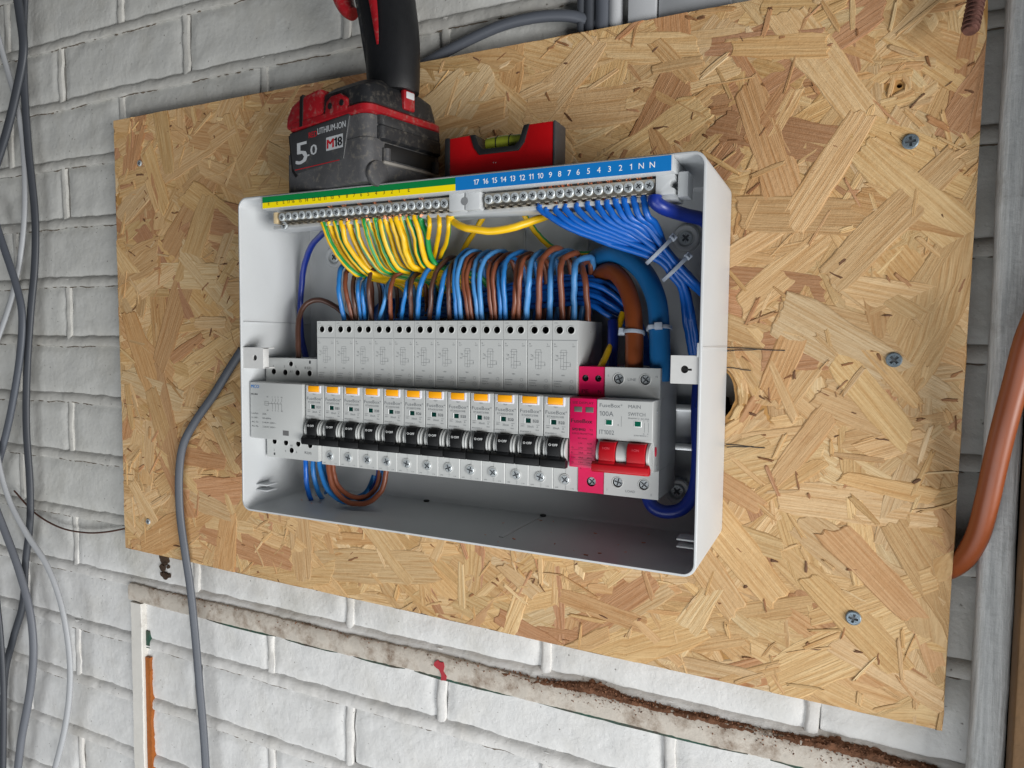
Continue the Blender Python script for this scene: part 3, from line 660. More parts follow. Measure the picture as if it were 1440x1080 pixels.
# white end blocks
def endblock(x0, x1, notch):
    mb = MB(); cx = (x0+x1)/2
    out = [(x0, 119.6), (x1, 119.6), (x1, 122.9)]+([(x1-2.2, 123.8), (x1-3, 125.5), (x1-2.2, 127.2)] if notch else [])+[(x1, 128), (x1, 131.2), (x0, 131.2)]
    mb.prism(out, -76.5, -64.5, 'y'); mb.build('end_block', M['unit'], carr, bevel=.35)
endblock(268.5, 279.5, True); endblock(127.5, 139, False); endblock(140, 151, False); MB().box(-31.5, -27.8, -74, -64, 121.5, 130).build('end_block', mat('aged_plastic', '#c9b48e', .5), carr, bevel=.3)
mb = MB(); mb.cyl((139.5, 125.6), 2.7, -76.7, -69, n=14); mb.build('block_hole', mat('grey_recess', '#77797b', .6), carr)
MB().box(280.5, 286.5, -72, -58, 118.5, 133).build('end_bracket', M['unit'], carr, bevel=.4)
SC_bar = [screw_mesh('terminal_screw', 3.05, 1.5, rot=r_, rec=.55, w=.13, n=14) for r_ in (.1, .6, 1.1)]
def term_bar(name, x0, x1, n, za, label, cat):
    b = thing(name, ((x0+x1)/2, -66, 120.5), label, cat)
    MB().box(x0-3.5, x1+3.5, -73.5, -66, 121.2, 130).build('brass_bar', M['brass'], b, bevel=.6)
    for i in range(n): inst('terminal_screw', SC_bar[i*7 % 3], (x0+(x1-x0)*i/(n-1), -73.6, 126+random.uniform(-.2, .2)), b)
    # small clamp lips under the screws
    mb = MB()
    for i in range(n): mb.box(x0+(x1-x0)*i/(n-1)-1.6, x0+(x1-x0)*i/(n-1)+1.6, -74.6, -67, 119.9, 121.1)
    mb.build('clamp_lip', M['brass'], b, bevel=.3)
    return b
eb = term_bar('earth_bar', -22.5, 122.5, 23, 125, 'earth terminal bar with a row of screws under the green yellow strip', 'terminal bar')
nbar = term_bar('neutral_bar', 156.5, 264, 18, 125, 'neutral terminal bar with a row of screws under the blue strip', 'terminal bar')
inst('end_screw', SC_bar[0], (-21.5, -72.5, 119.4), eb)
# copper strands poking out above the bars
def whiskers(parent, xs, name):
    mb = MB()
    for x in xs:
        for q in range(5):
            a = random.uniform(-1.5, 1.5); mb.tube([(x+a, -71, 129.5), (x+a*1.3+random.uniform(-.5, .5), -73-random.uniform(0, 1.5), 131+random.uniform(-.6, 1.2))], .35, 5)
    mb.build(name, M['copper'], parent)
random.seed(11); whiskers(nbar, [156.5+107.5*i/17 for i in range(6, 18)], 'copper_ends'); whiskers(eb, [-22.5+145*i/22 for i in range(7, 20, 2)], 'copper_ends')

# ================================================================== MODULAR DEVICES
SC_dev = [screw_mesh('clamp_screw', 3.05, .8, rot=r_, rec=.78, w=.16) for r_ in (.4, .9, 1.3)]
def holes_block(mb, x0, x1, y, z0, z1, yb, hs, mi=0, hmi=1, dep=7):
    """box with front face at y pierced by terminal holes"""
    mb.plate([(x0, z0), (x1, z0), (x1, z1), (x0, z1)], hs, y, dep, mi, hmi)
    v = [(x, yy, z) for x in (x0, x1) for yy in (y, yb) for z in (z0, z1)]
    mb.add(v, [(0, 1, 3, 2), (4, 6, 7, 5), (0, 2, 6, 4), (1, 5, 7, 3), (2, 3, 7, 6)], mi)
def ring(mb, x, z, r0, r1, y, mi=0, n=16, h=.35):
    mb.loft([[(a, yy, b) for a, b in circ(x, z, r, n)] for r, yy in ((r1, y+.01), (r1-.25, y-h), (r0+.15, y-h), (r0, y+.3))], mi, (False, False))
YU, YL, YN = -61.7, -57.2, -75.2
def toggle(parent, x0, x1, m_, bar0, bar1, second=None):
    """a tilted-down switch lever: barrel, throat and finger bar"""
    pr = [(-77.6, -28.6), (-79.2, -31), (-80.0, -35), (-79.6, -40), (-80.4, -41.2), (-80.8, -46.2), (-79.8, -47.0), (-74.0, -47.0), (-70, -42), (-69, -32), (-73, -28.4)]
    mb = MB(); mb.prism(pr, x0, x1, 'x')
    if second: mb.prism(pr, second[0], second[1], 'x')
    mb.prism([(-79.2, -40.6), (-81.2, -42.6), (-81.2, -46.6), (-80.2, -47.4), (-76.2, -47.4), (-75.5, -44)], bar0, bar1, 'x')
    return mb.build('toggle', m_, parent, bevel=.35)
def cheeks(mb, xs):
    for a, b in xs: mb.cyl((-70.6, -36.4), 8.3, a, b, 'x', 28)
def make_rcbo():
    t = thing('residual_breaker', (9, -57, -66.5), '', 'circuit breaker', 'row of twelve slim breakers in the fuse box')
    mb = MB(); holes_block(mb, .12, 17.88, YU, -1.6, 46.5, -13, [circ(5, 40.3, 2.35), circ(13, 40.3, 2.35)])
    ring(mb, 5, 40.3, 2.35, 3.1, YU); ring(mb, 13, 40.3, 2.35, 3.1, YU)
    mb.box(.3, 17.7, YU-.25, YU+.1, -1.4, 33.6); mb.box(.12, 17.88, YL, -13, -66.3, -47.5); mb.box(.3, 17.7, -60, -13, -47.6, -1.5)
    mb.box(1.2, 1.9, YL-.2, YL+.1, -66, -50) if 0 else None
    mb.box(9.2, 17.7, YL-.3, YL+.1, -66, -49.5)
    mb.build('body', [M['device'], M['hole']], t, bevel=.28, seg=1)
    mb = MB(); mb.prism([(-58, -2.1), (YN+.5, -2.1), (YN, -2.7), (YN, -28.2), (-72.4, -28.8), (-70, -34), (-70, -40), (-72, -46.8), (-58, -48.8)], .35, 17.65, 'x')
    cheeks(mb, [(1.3, 2.4), (2.9, 4.3), (13.6, 14.9), (15.5, 16.7)])
    nose = mb.build('nose', M['device'], t, bevel=.25, seg=1)
    tg = toggle(t, 4.7, 13.3, M['black'], .3, 17.7)
    mb = MB(); text(mb, 'O·OFF', 9, -33.6, -80.08, 1.55, 6.2, 0, 'c'); mb.build('switch_lettering', M['printwhite'], tg)
    mb = MB(); mb.box(3.2, 13.4, YN-.9, YN+1, -7.4, -2.9); mb.build('test_button', M['orange'], t, bevel=.35)
    mb = MB(); mb.box(13.6, 15.0, YN-.5, YN+.5, -8.4, -2.6); mb.box(3.0, 15.0, YN-.45, YN+.5, -8.4, -7.6); mb.box(1.9, 2.9, YN-.3, YN+.5, -7.6, -2.6); mb.build('button_frame', mat('clear_white', '#e6e4ee', .25) if 'cf' not in M else M['cf'], t, bevel=.15)
    mb = MB(); mb.box(4.8, 5.5, YN-.3, YN+.2, -20.4, -16.9); mb.box(5.5, 9.1, YN-.3, YN+.2, -17.2, -16.9); ind = mb.build('indicator', M['printwhite'], t)
    mb = MB(); mb.box(5.5, 9.1, YN-.18, YN+.2, -20.4, -17.2); mb.build('window', M['green_ind'], ind)
    mb = MB(); y = YN-.06
    text(mb, 'FuseBox', 1.5, -13.7, y, 2.35, 13.6); text(mb, '®', 15.3, -12.5, y, .9, 1.1); text(mb, 'RTA0032/30B', 2.7, -16.0, y, 1.25, 11.6)
    text(mb, '30mA', 6.7, -23.4, y, 1.45, 4.6); text(mb, '240V~', 1.9, -23.0, y, .9, 2.9); text(mb, 'A', 13.2, -23.4, y, 1.3); text(mb, '10kA', 12.6, -25.2, y, .8, 2.4); text(mb, 'EN61009-1', 1.6, -26.6, y, .95, 7.5); text(mb, 'TEST', 7, -9.6, y, .8, 3, 0)
    bar(mb, 1.9, 4.8, -21.4, -21.2, y); bar(mb, 13, 15.4, -21.6, -21.4, y)
    yu = YU-.33
    text(mb, 'N', 1.6, 30.6, yu, .9); text(mb, 'OUT', 1.6, 29.2, yu, .7); text(mb, 'L', 14.6, 30.6, yu, .9); text(mb, 'OUT', 14.2, 29.2, yu, .7); text(mb, 'LOAD', 1.5, 44.6, YU-.06, .65)
    for x in (6.2, 8.2, 10.2): bar(mb, x, x+.14, 14.5, 25.5, yu)
    for xa, xb, z in ((5.4, 11, 25.5), (4, 8.2, 21.6), (8.2, 13, 19), (6.2, 13.4, 16.5), (7, 10, 14.4), (3, 5, 22.6), (6.4, 9.6, 23.6)): bar(mb, xa, xb, z, z+.14, yu)
    bar(mb, 13, 13.14, 16.5, 19, yu); bar(mb, 6.3, 6.44, 25.5, 27.2, yu); bar(mb, 10, 10.14, 25.5, 27.2, yu); bar(mb, 6.3, 10.1, 27.1, 27.25, yu)
    text(mb, 'Trip', 2.6, 23.2, yu, .8); text(mb, 'TEST', 2.2, 20.2, yu, .7); text(mb, 'I>', 12.6, 17.2, yu, .8); text(mb, 'FEED', 7.0, 10.2, yu, .75)
    text(mb, 'B EN61009', 1.8, 6.2, yu, .75, 5.5); text(mb, '6000A', 1.8, 4.6, yu, .75, 4.6); text(mb, 'Type A', 1.8, 3.0, yu, .75, 5.2)
    mb.loft([[(a, yu, b) for a, b in circ(14, 2.7, r, 14)] for r in (1.55, 1.4)], 0, (False, False)); bar(mb, 13.2, 14.9, 2.6, 2.75, yu); mb.loft([[(a, yu, b) for a, b in circ(14, 6.8, r, 12)] for r in (1.1, .97)], 0, (False, False))
    yl = YL-.36; text(mb, 'LINE', 1.6, -65.2, YL-.06, .8); text(mb, 'L N', 13, -65.2, yl, .95)
    tag(mb.build('printing', M['print'], t), kind='stuff')
    mb = MB(); bar(mb, .5, 17.5, 33.62, 33.85, YU-.07); mb.build('groove_line', M['printlt'], t)
    mb = MB(); ring(mb, 8.7, -59.0, 3.1, 3.95, YL-.35, h=.45); mb.cyl((8.7, -59.0), 3.15, YL-.36, YL-.3, n=16, mi=1); mb.build('screw_surround', [M['device'], M['hole']], t)
    inst('clamp_screw', SC_dev[0], (8.7, YL-.35, -59.0), t)
    return t
M['cf'] = mat('clear_white', '#e4e3ec', .25, var=.02)
RT = ['B20', 'B6', 'B10', 'B10', 'B10', 'B16', 'B32', 'B32', 'B32', 'B32', 'B32', 'B32']
RTM = {}
for r_ in sorted(set(RT)):
    mb = MB(); text(mb, r_, 10.7, -19.9, YN-.06, 1.95, None); RTM[r_] = mb.mesh('rating', M['print'], (0, 0, 0))
ORD = ['first', 'second', 'third', 'fourth', 'fifth', 'sixth', 'seventh', 'eighth', 'ninth', 'tenth', 'eleventh', 'last']
def rl(i):
    if i == 0: e = 'leftmost, touching the wide grey contactor'
    elif i == 11: e = 'rightmost, touching the crimson surge module'
    else: e = ORD[i]+' from the left of twelve'
    return 'slim white breaker with black toggle and orange button, '+e
proto = make_rcbo()
for i in range(12):
    o = proto if i == 0 else copy_tree(proto, (18*i, 0, 0))
    tag(o, rl(i)); q = inst('rating', RTM[RT[i]], (18*i, 0, 0), o)
    if i:
        for ch in o.children:
            if ch.name.startswith('clamp_screw'): ch.data = SC_dev[i*5 % 3]

# surge protector ----------------------------------------------------------
t = thing('surge_protector', (225, -57, -66.5), 'crimson red surge protection module between the breakers and the main switch', 'surge protector')
mb = MB(); holes_block(mb, 216.15, 233.85, -59.5, -2, 16.8, -13, [circ(220.6, 9.3, 2.2), circ(229.4, 9.3, 2.2)]); holes_block(mb, 216.15, 233.85, YL-.8, -66, -47.4, -13, [circ(225.3, -58.6, 3.2)], dep=3); mb.box(216.3, 233.7, -58, -13, -47.4, -2)
mb.build('base', [M['crimson'], M['hole']], t, bevel=.28, seg=1)
MB().box(216.2, 233.8, YN, -57, -46.6, -2.6).build('cartridge', M['crimson'], t, bevel=.4)
mb = MB(); mb.box(219.2, 224.4, YN-.25, YN+.2, -11.3, -8); mb.box(226.8, 232, YN-.25, YN+.2, -11.3, -8); mb.build('status_window', mat('window_grey', '#5f5f5a', .3), t, bevel=.15)
for x in (220.6, 229.4): inst('clamp_screw', SC_bar[0], (x, -54.5, 9.3), t)
inst('clamp_screw', SC_dev[1], (225.3, -55.6, -58.6), t)
mb = MB(); y = YN-.06
text(mb, 'SEE DISPLAY', 225, -6.2, y, 1.5, 14, 0, 'c'); text(mb, 'FuseBox', 217.3, -18.2, y, 2.5, 14, bold=.12); text(mb, 'SPD1M12', 218, -23.2, y, 1.6, 9, bold=.12); text(mb, 'T2', 229.5, -23, y, 1.3, 2.2); text(mb, 'SURGE PROTECTOR', 218, -25.6, y, 1.1, 14)
text(mb, 'L-N', 222.5, -31.6, y, 1.05); text(mb, 'N-PE', 228.2, -31.6, y, 1.05); text(mb, 'IEC 61643', 225, -28.4, y, .9, 6, 0, 'c')
for i, (a, b_, c_) in enumerate((('Uc', '275V', '255V'), ('In', '20kA', '20kA'), ('Imax', '40kA', '40kA'), ('Up', '1.3kV', '1.5kV'))):
    z = -34.6-3.1*i; text(mb, a, 217.6, z, y, 1.1); text(mb, b_, 222.4, z, y, 1.1); text(mb, c_, 228, z, y, 1.1); bar(mb, 217.5, 232.5, z-.8, z-.68, y)
text(mb, 'PE', 218.3, -.4, -59.56, 2.4, 4.6); text(mb, 'N', 229.4, -.4, -59.56, 2.4); bar(mb, 217.2, 232.8, .1-1.1, .25-1.1, -59.56); text(mb, 'L', 217.6, -50.8, YL-.86, 1.6)
tag(mb.build('printing', mat('print_dark_maroon', '#3f0420', .6), t), kind='stuff')
# main switch ----------------------------------------------------------------
t = thing('main_switch', (252, -57, -66.5), 'white double pole main switch with a wide red toggle lever', 'main switch')
mb = MB(); holes_block(mb, 234.15, 269.85, -60.2, -2, 16.8, -13, [circ(243.2, 9.6, 3.2), circ(260.4, 9.6, 3.2)], dep=2.4); holes_block(mb, 234.15, 269.85, -58.4, -66, -47.6, -13, [circ(243.2, -57.2, 3.2), circ(260.4, -57.2, 3.2)], dep=2.4); mb.box(234.3, 269.7, -58.3, -13, -47.8, -2)
for x in (243.2, 260.4): ring(mb, x, 9.6, 3.2, 4.0, -60.2); ring(mb, x, -57.2, 3.2, 4.0, -58.4)
mb.build('body', [M['device'], M['hole']], t, bevel=.3, seg=1)
for i, x in enumerate((243.2, 260.4)): inst('clamp_screw', SC_dev[i], (x, -58.2, 9.6), t); inst('clamp_screw', SC_dev[2-i], (x, -56.6, -57.2), t)
mb = MB(); mb.prism([(-58, -2.4), (YN+.5, -2.4), (YN, -3), (YN, -27.4), (-72.4, -28.2), (-70, -34), (-70, -40), (-72, -46.2), (-58, -48.2)], 234.2, 269.6, 'x')
cheeks(mb, [(235.0, 236.8), (247.8, 254.6), (266.6, 268.6)]); mb.build('nose', M['device'], t, bevel=.3, seg=1)
tg = toggle(t, 237.2, 247.4, M['red'], 233.0, 269.2, (255.0, 266.2))
mb = MB(); text(mb, 'I·ON', 240, -33, -80.1, 1.5); text(mb, 'I·ON', 258.5, -33, -80.1, 1.5); mb.build('switch_lettering', mat('print_pink', '#d0505c', .5), tg)
for xa in (240.3, 258.6):
    mb = MB(); mb.box(xa-.4, xa+4.2, YN-.2, YN+.2, -18.6, -14.9); ind = mb.build('indicator', M['printwhite'], t, bevel=.1); MB().box(xa, xa+3.8, YN-.28, YN, -18.3, -15.2).build('window', mat('window_green', '#0a5a46', .2) if xa < 250 else bpy.data.materials['window_green'], ind)
mb = MB(); y = YN-.06
text(mb, 'FuseBox', 236, -7.4, y, 2.3, 13.2); text(mb, '®', 249.5, -6.2, y, .9, 1.1); text(mb, '100A', 236, -12.9, y, 3.0, 9); text(mb, 'IT1002', 236, -24.4, y, 2.8, 9.6); text(mb, 'MAIN', 254.4, -7.3, y, 2.1, 7.6); text(mb, 'SWITCH', 254.4, -11.9, y, 2.1, 10.6); text(mb, 'EN60947-3  AC-22A', 254.4, -13.9, y, .9, 13)
bar(mb, 250, 250.16, -19, -12.5, y); text(mb, '0', 247.8, -18.6, y, 1.1)
for x in (264.6, 267): bar(mb, x, x+.14, -21.6, -15.6, y); text(mb, '1' if x < 266 else '3', x-.6, -15.2, y, .9); text(mb, '2' if x < 266 else '4', x-.6, -23, y, .9)
text(mb, '230/400V~', 258, -24.2, y, .8, 9); text(mb, 'LINE', 249.2, 8.6, -60.28, 1.6, 5.4); text(mb, 'L', 236.2, 11, -60.28, 1.3); text(mb, 'N', 267, 11, -60.28, 1.3); text(mb, 'LOAD', 248.6, -63, -58.48, 1.5, 6.2); text(mb, '|', 236.2, -63, -58.48, 1.3); text(mb, '||', 265, -63.6, -58.48, 1.3)
tag(mb.build('printing', M['print'], t), kind='stuff')
mb = MB(); n = 14; mb.loft([[(270.05+h, -68.0+1.5*math.cos(k*6.2832/n), -34+3.0*math.sin(k*6.2832/n)) for k in range(n)] for h in (-.3, .25)]); mb.build('side_rivet', mat('rivet_red', '#c21a3a', .4), t)
mb = MB(); 
for z in (-10, 12, -44): mb.box(269.6, 270.2, -66 if z < 5 else -50, -65.2 if z < 5 else -49.2, z-1.2, z+1.2)
mb.build('side_slot', M['printlt'], t)
# contactor --------------------------------------------------------------------
t = thing('contactor', (-27, -57, -64), 'wide light grey three module contactor at the left end of the device row', 'contactor')
hs = [circ(x, 9.0-z_, 2.3) for x, z_ in ((-45.6, 3), (-33.4, 3.4), (-20.6, 3.4), (-8.4, 3.4))]+[circ(-27.4, 12.6, 2.0)]
hb = [circ(x, -50.8-z_, 2.3) for x, z_ in ((-45.6, 0), (-33.4, .3), (-20.6, .3), (-8.4, .6))]+[circ(-27.6, -57, 2.2)]
mb = MB(); holes_block(mb, -53.8, -.2, -61.0, -3, 17, -13, hs); holes_block(mb, -53.8, -.2, -61.0, -64, -46.4, -13, hb); mb.box(-53.6, -.4, -60.4, -13, -47, -2.5)
for h_ in hs+hb:
    cx = sum(p[0] for p in h_)/len(h_); cz = sum(p[1] for p in h_)/len(h_); ring(mb, cx, cz, 2.3 if len(h_) else 2, 2.9, -61.0, h=.25)
mb.build('body', [M['device2'], M['hole']], t, bevel=.3, seg=1)
MB().box(-55.6, -1.6, -76.8, -60, -46.6, -2.0).build('cover', M['device2'], t, bevel=.6)
MB().box(-21.4, -15.6, -77, -76.5, -42.6, -38.8).build('viewing_slot', mat('slot_grey', '#6a6a6a', .5), t)
mb = MB(); y = -76.87
text(mb, 'MC304', -54.3, -12.2, y, 1.4, 6.8, bold=.1)
text(mb, 'A1', -38, -13.6, y, 1.1); text(mb, 'A2', -38, -24.2, y, 1.1)
for i, x in enumerate((-32, -29, -26, -22.6)):
    text(mb, ('1', '3', '5', 'R1')[i], x-.5, -13.6, y, 1.1); text(mb, ('2', '4', '6', 'R2')[i], x-.5, -24.2, y, 1.1); bar(mb, x, x+.2, -16.6, -14.2, y); bar(mb, x, x+.2, -22.8, -19.6, y)
    mb.add([(x+.1, y, -19.6), (x-1.1, y, -16.8), (x-.9, y, -16.7), (x+.3, y, -19.5)], [(0, 1, 2, 3)])
bar(mb, -40, -22.6, -18.3, -18.1, y); bar(mb, -40, -36.2, -19.9, -19.7, y); bar(mb, -40, -36.2, -16.9, -16.7, y); bar(mb, -40.1, -39.9, -19.9, -16.7, y); bar(mb, -36.3, -36.1, -19.9, -16.7, y)
for i, (a, b_) in enumerate((('Ue/Ith', '25A'), ('Uc 230V~', '50-60Hz'), ('AC-7a', '5.4kW 230V~'), ('AC-7b', '2.2kW 230V~'))): text(mb, a, -54.2, -27.4-3.4*i, y, 1.25, 7); text(mb, b_, -42.6, -27.4-3.4*i, y, 1.25, 4 if i == 0 else 9 if i == 1 else 14)
y = -61.08
for x, s_ in ((-46.4, '1'), (-34.8, '3'), (-22.8, '5')): text(mb, s_, x, 9.4, y, 1.9)
text(mb, 'R1(3)', -13.2, 8.8, y, 2.0, 6.6); text(mb, 'A1', -28.8, 5.6, y, 1.9); bar(mb, -8.8, -7, 13.2, 15.6, y)
for x, s_ in ((-46.6, '2'), (-34.6, '4'), (-23, '6')): text(mb, s_, x, -58.8, y, 1.7)
text(mb, 'R2(4)', -14, -58.6, y, 1.9, 6.8); text(mb, 'A2', -29, -53.8, y, 1.5); bar(mb, -46.6, -45, -62.2, -60.2, y)
tag(mb.build('printing', M['printdk'], t), kind='stuff')
mb = MB(); text(mb, 'MCO', -54.3, -6.6, -76.87, 2.6, 8.4, bold=.15); mb.build('blue_lettering', M['printblue'], t)

# ================================================================== WIRES
def keep_in(p, r):
    q = at(*p); xl, xr = X0+T+.4+r, X1-T-.4-r
    if not (YF < p[2] < -3.2 and X0-30 < q.x < X1+40 and Z0 < q.z < Z1): return q
    if q.x < xl: q = CAM+(q-CAM)*((xl-CAM.x)/(q.x-CAM.x))
    q.x = min(q.x, xr); q.y = min(q.y, -3.2-r); return q
def wire(name, pts, r, m_, label, cat='wire', group=None, n=10, k=8, stripe=None, flat=1, up=None, world=False, phase=0, twist=0, copper=0):
    P = [Vector(p) for p in pts] if world else [keep_in(p, max(r) if isinstance(r, list) else r) for p in pts]
    sp = spline(P, k); ks = random.uniform(0, 999)
    if r < 3 and name != 'thin_wire': sp = [q+Vector((noise.noise((j*.45, ks, 0)), noise.noise((j*.45, ks, 5))*.5, noise.noise((j*.45, ks, 9))))*.42 for j, q in enumerate(sp)]
    org = min(sp, key=lambda q: q.z)
    mb = MB(); mb.tube(sp, r, n, stripe, flat, up, True, twist, phase)
    o = mb.build(name, m_, None, angle=70, org=tuple(org))
    if copper:
        mb = MB(); a, d = sp[0], (sp[0]-sp[2]).normalized()
        for q in range(5): e = Vector((random.uniform(-1, 1), random.uniform(-1.2, .2), 0))*copper*.6; mb.tube([a-d*1+e*.7, a+d*2+e, a+d*4+e*.8], .55, 5)
        mb.build('copper_end', M['copper'], o)
    return tag(o, label, cat, group)
def cap_copper(o_pts, r): pass
YG = [M['c_yellow'], M['c_green']]; YG2 = [M['c_yellow'], M['c_green2']]
# earth wires fanned below the earth bar
est = [455, 463, 471, 480, 490, 500, 511, 519, 527, 534, 542, 550, 557, 565, 574, 583, 591]
random.seed(9)
for i, x in enumerate(est):
    f_ = i/16; y0 = 314-8*f_+random.uniform(-1.5, 1.5); ex = 502+109*f_+random.uniform(-3, 3); ey = 385-12*f_
    dep = (0, 6, 2)[i % 3]
    pts = [(x+random.uniform(-1, 1), y0-1, -71), (x+2, y0+6, -71+dep*.3), (x+8+random.uniform(-2, 2), y0+26, -68+dep), (x+(ex-x)*.55, y0+(ey-y0)*.72, -62+dep), (ex, ey, -54+dep), (ex+28, ey+8, -38), (ex+60, ey+16, -24), (ex+80, ey+40, -16)]
    allg = i == 16
    st = None if allg else [1, 1, 0, 0, 0, 0, 0, 0, 0, 0]
    o = wire('earth_wire', pts, 1.95 if i % 4 else 2.15, M['c_green'] if allg else (YG2 if i % 2 else YG), 'plain looking green side of the rightmost earth wire in the fan under the earth bar' if allg else ORD_E(i) if 0 else 'green yellow earth wire, number %d from the left in the fan under the earth bar' % (i+1), 'earth wire', 'earth wires fanned under the earth bar', 10, 7, st, copper=1.2, phase=random.choice([-1.6, -1.0, -.4, 0, .6, 4.2, 2.4]))
NUMW = ['first', 'second', 'third', 'fourth', 'fifth', 'sixth', 'seventh', 'eighth', 'ninth', 'tenth', 'eleventh', 'twelfth', 'thirteenth', 'fourteenth', 'fifteenth', 'sixteenth', 'seventeenth']
es = [o for o in COL.objects if o.name.startswith('earth_wire')]
for i, o in enumerate(es):
    o['label'] = ('%s earth wire from the left in the yellow green fan under the earth bar' % NUMW[i]) if i < 16 else 'rightmost wire of the earth fan, showing its plain green side'
def ew(pts, r, label, ph=0., tw=0., st=(1, 1, 1, 1, 0, 0, 0, 0, 0, 0)): return wire('earth_wire', pts, r, YG, label, 'earth wire', None, 10, 8, list(st), phase=ph, twist=tw)
ew([(633, 303, -71), (638, 312, -70), (655, 320, -73), (690, 325, -70), (725, 319, -64), (762, 306, -52), (790, 300, -40), (810, 310, -25)], 2.6, 'thick yellow green earth cable running right from the middle terminal block', 2.2)
ew([(690, 285, -20), (672, 318, -16), (655, 345, -14), (640, 380, -14), (632, 420, -14)], 2.2, 'earth wire slanting down behind the middle terminal block', .5)
ew([(736, 300, -22), (750, 322, -18), (772, 345, -16), (800, 356, -16), (835, 357, -16), (865, 352, -18)], 2.2, 'earth wire curving right on the back of the box above the brown loops', 2.8, 1)
for i, (xa, xb) in enumerate(((603, 600), (617, 612), (630, 621))):
    ew([(xa, 304, -70), (xa+1, 318, -72), (xa-2, 340, -58), (xb-2, 365, -40), (xb-4, 400, -24)], 1.7, ('thin earth wire just right of the green one under the earth bar', 'dim earth wire between two others right of the fan', 'earth wire nearest the middle terminal block, hanging straight')[i], i*1.1, .5)
ew([(876, 440, -26), (866, 470, -32), (855, 495, -42), (845, 516, -50), (842, 530, -52)], 2.2, 'earth wire dropping into the top of the crimson surge module', 1.5)
# looped live and neutral pairs entering the breaker tops: (colour, radius, bottom x, mid x, mid y, top x, top y, bend x, bend y)
B_, L_, R_, D_ = 'c_blue', 'c_lblue', 'c_brown', 'c_dbrown'
loops = [(B_, 1.9, 484, 477, 411, 480, 378, 492, 370), (R_, 1.8, 496, 487, 407, 488, 381, 500, 372), (D_, 1.7, 501, 495, 410, 500, 386, 512, 378), (B_, 1.5, 508, 503, 412, 506, 392, 516, 384), (B_, 1.5, 513, 511, 414, 514, 394, 526, 386),
         (D_, 1.7, 523, 517, 408, 523, 384, 536, 377), (L_, 1.5, 533, 540, 420, 548, 396, 560, 384), (R_, 1.7, 550, 548, 412, 557, 388, 577, 381), (B_, 1.6, 564, 570, 412, 577, 390, 588, 378), (D_, 1.7, 578, 577, 410, 584, 386, 597, 379),
         (B_, 1.9, 587, 591, 407, 604, 378, 618, 368), (D_, 1.8, 604, 607, 407, 619, 374, 634, 362), (B_, 1.8, 615, 620, 407, 630, 378, 644, 366), (D_, 1.7, 632, 629, 407, 636, 374, 648, 362),
         (B_, 1.7, 642, 637, 395, 644, 362, 656, 352), (L_, 1.8, 648, 643, 395, 652, 362, 666, 353), (R_, 1.7, 659, 650, 395, 658, 366, 670, 357), (R_, 1.7, 664, 657, 393, 665, 366, 677, 358), (L_, 1.7, 672, 667, 395, 672, 366, 684, 354), (L_, 1.8, 678, 675, 390, 686, 362, 703, 353),
         (R_, 1.7, 692, 687, 390, 692, 366, 704, 358), (R_, 1.7, 697, 694, 390, 702, 366, 716, 357), (B_, 1.6, 704, 700, 395, 704, 376, 716, 362), (B_, 1.8, 711, 708, 394, 714, 366, 730, 354), (R_, 1.8, 722, 725, 398, 731, 366, 744, 357), (R_, 1.8, 729, 732, 390, 738, 366, 752, 359),
         (L_, 2.1, 740, 745, 398, 750, 364, 764, 354), (R_, 2.1, 757, 758, 390, 764, 360, 780, 349), (L_, 2.1, 773, 774, 392, 780, 362, 796, 353), (R_, 2.1, 791, 787, 384, 793, 362, 810, 356), (L_, 2.2, 807, 807, 386, 812, 366, 828, 362), (R_, 2.1, 827, 822, 396, 818, 374, 826, 366)]
cb = {'b': 0, 'r': 0}; nbk = sum(1 for q in loops if q[0] in (B_, L_)); nrk = len(loops)-nbk
def ordn(i): 
    w = ['first', 'second', 'third', 'fourth', 'fifth', 'sixth', 'seventh', 'eighth', 'ninth', 'tenth', 'eleventh', 'twelfth', 'thirteenth', 'fourteenth', 'fifteenth', 'sixteenth', 'seventeenth', 'eighteenth']
    return w[i]
for (c_, r, bx, mx, my, tx, ty, ex, ey) in loops:
    blue = c_ in (B_, L_); kx = 'b' if blue else 'r'; i = cb[kx]; cb[kx] += 1; tot = nbk if blue else nrk
    lab = '%s wire looping into a breaker top, %s' % ('blue neutral' if blue else 'brown live', ('%s %s loop from the left' % (ordn(i), 'blue' if blue else 'brown')) if i < tot/2 else ('%s %s loop from the right' % (ordn(tot-1-i), 'blue' if blue else 'brown')))
    d = random.uniform(-2, 2)
    yb = -52 if bx < 765 else -44 if bx < 800 else -37
    mx += random.uniform(-1.6, 1.6); ty += random.uniform(-2.5, 2); ex += random.uniform(-2, 2)
    pts = [(bx, 468, yb), (bx, 450, yb), ((bx+mx)/2+random.uniform(-.5, .5), (450+my)/2, yb-4), (mx, my, yb-6+d), ((mx+tx)/2-1, (my+ty)/2-4, yb-3+d), (tx, ty, yb+2+d), (ex, ey, yb+11+d)]+([(ex+13, ey+5, -30), (ex+22, ey+22, -24), (ex+24, ey+60, -18), (ex+18, ey+110, -15)] if bx < 780 else [(ex+4, ey+8, -24), (ex+5, ey+26, -19), (ex+2, ey+60, -15), (ex-6, ey+110, -14)])
    wire('neutral_wire' if blue else 'live_wire', pts, r, M[c_], lab, 'blue wire' if blue else 'brown wire', 'blue loops above the breakers' if blue else 'brown loops above the breakers', 10, 6)
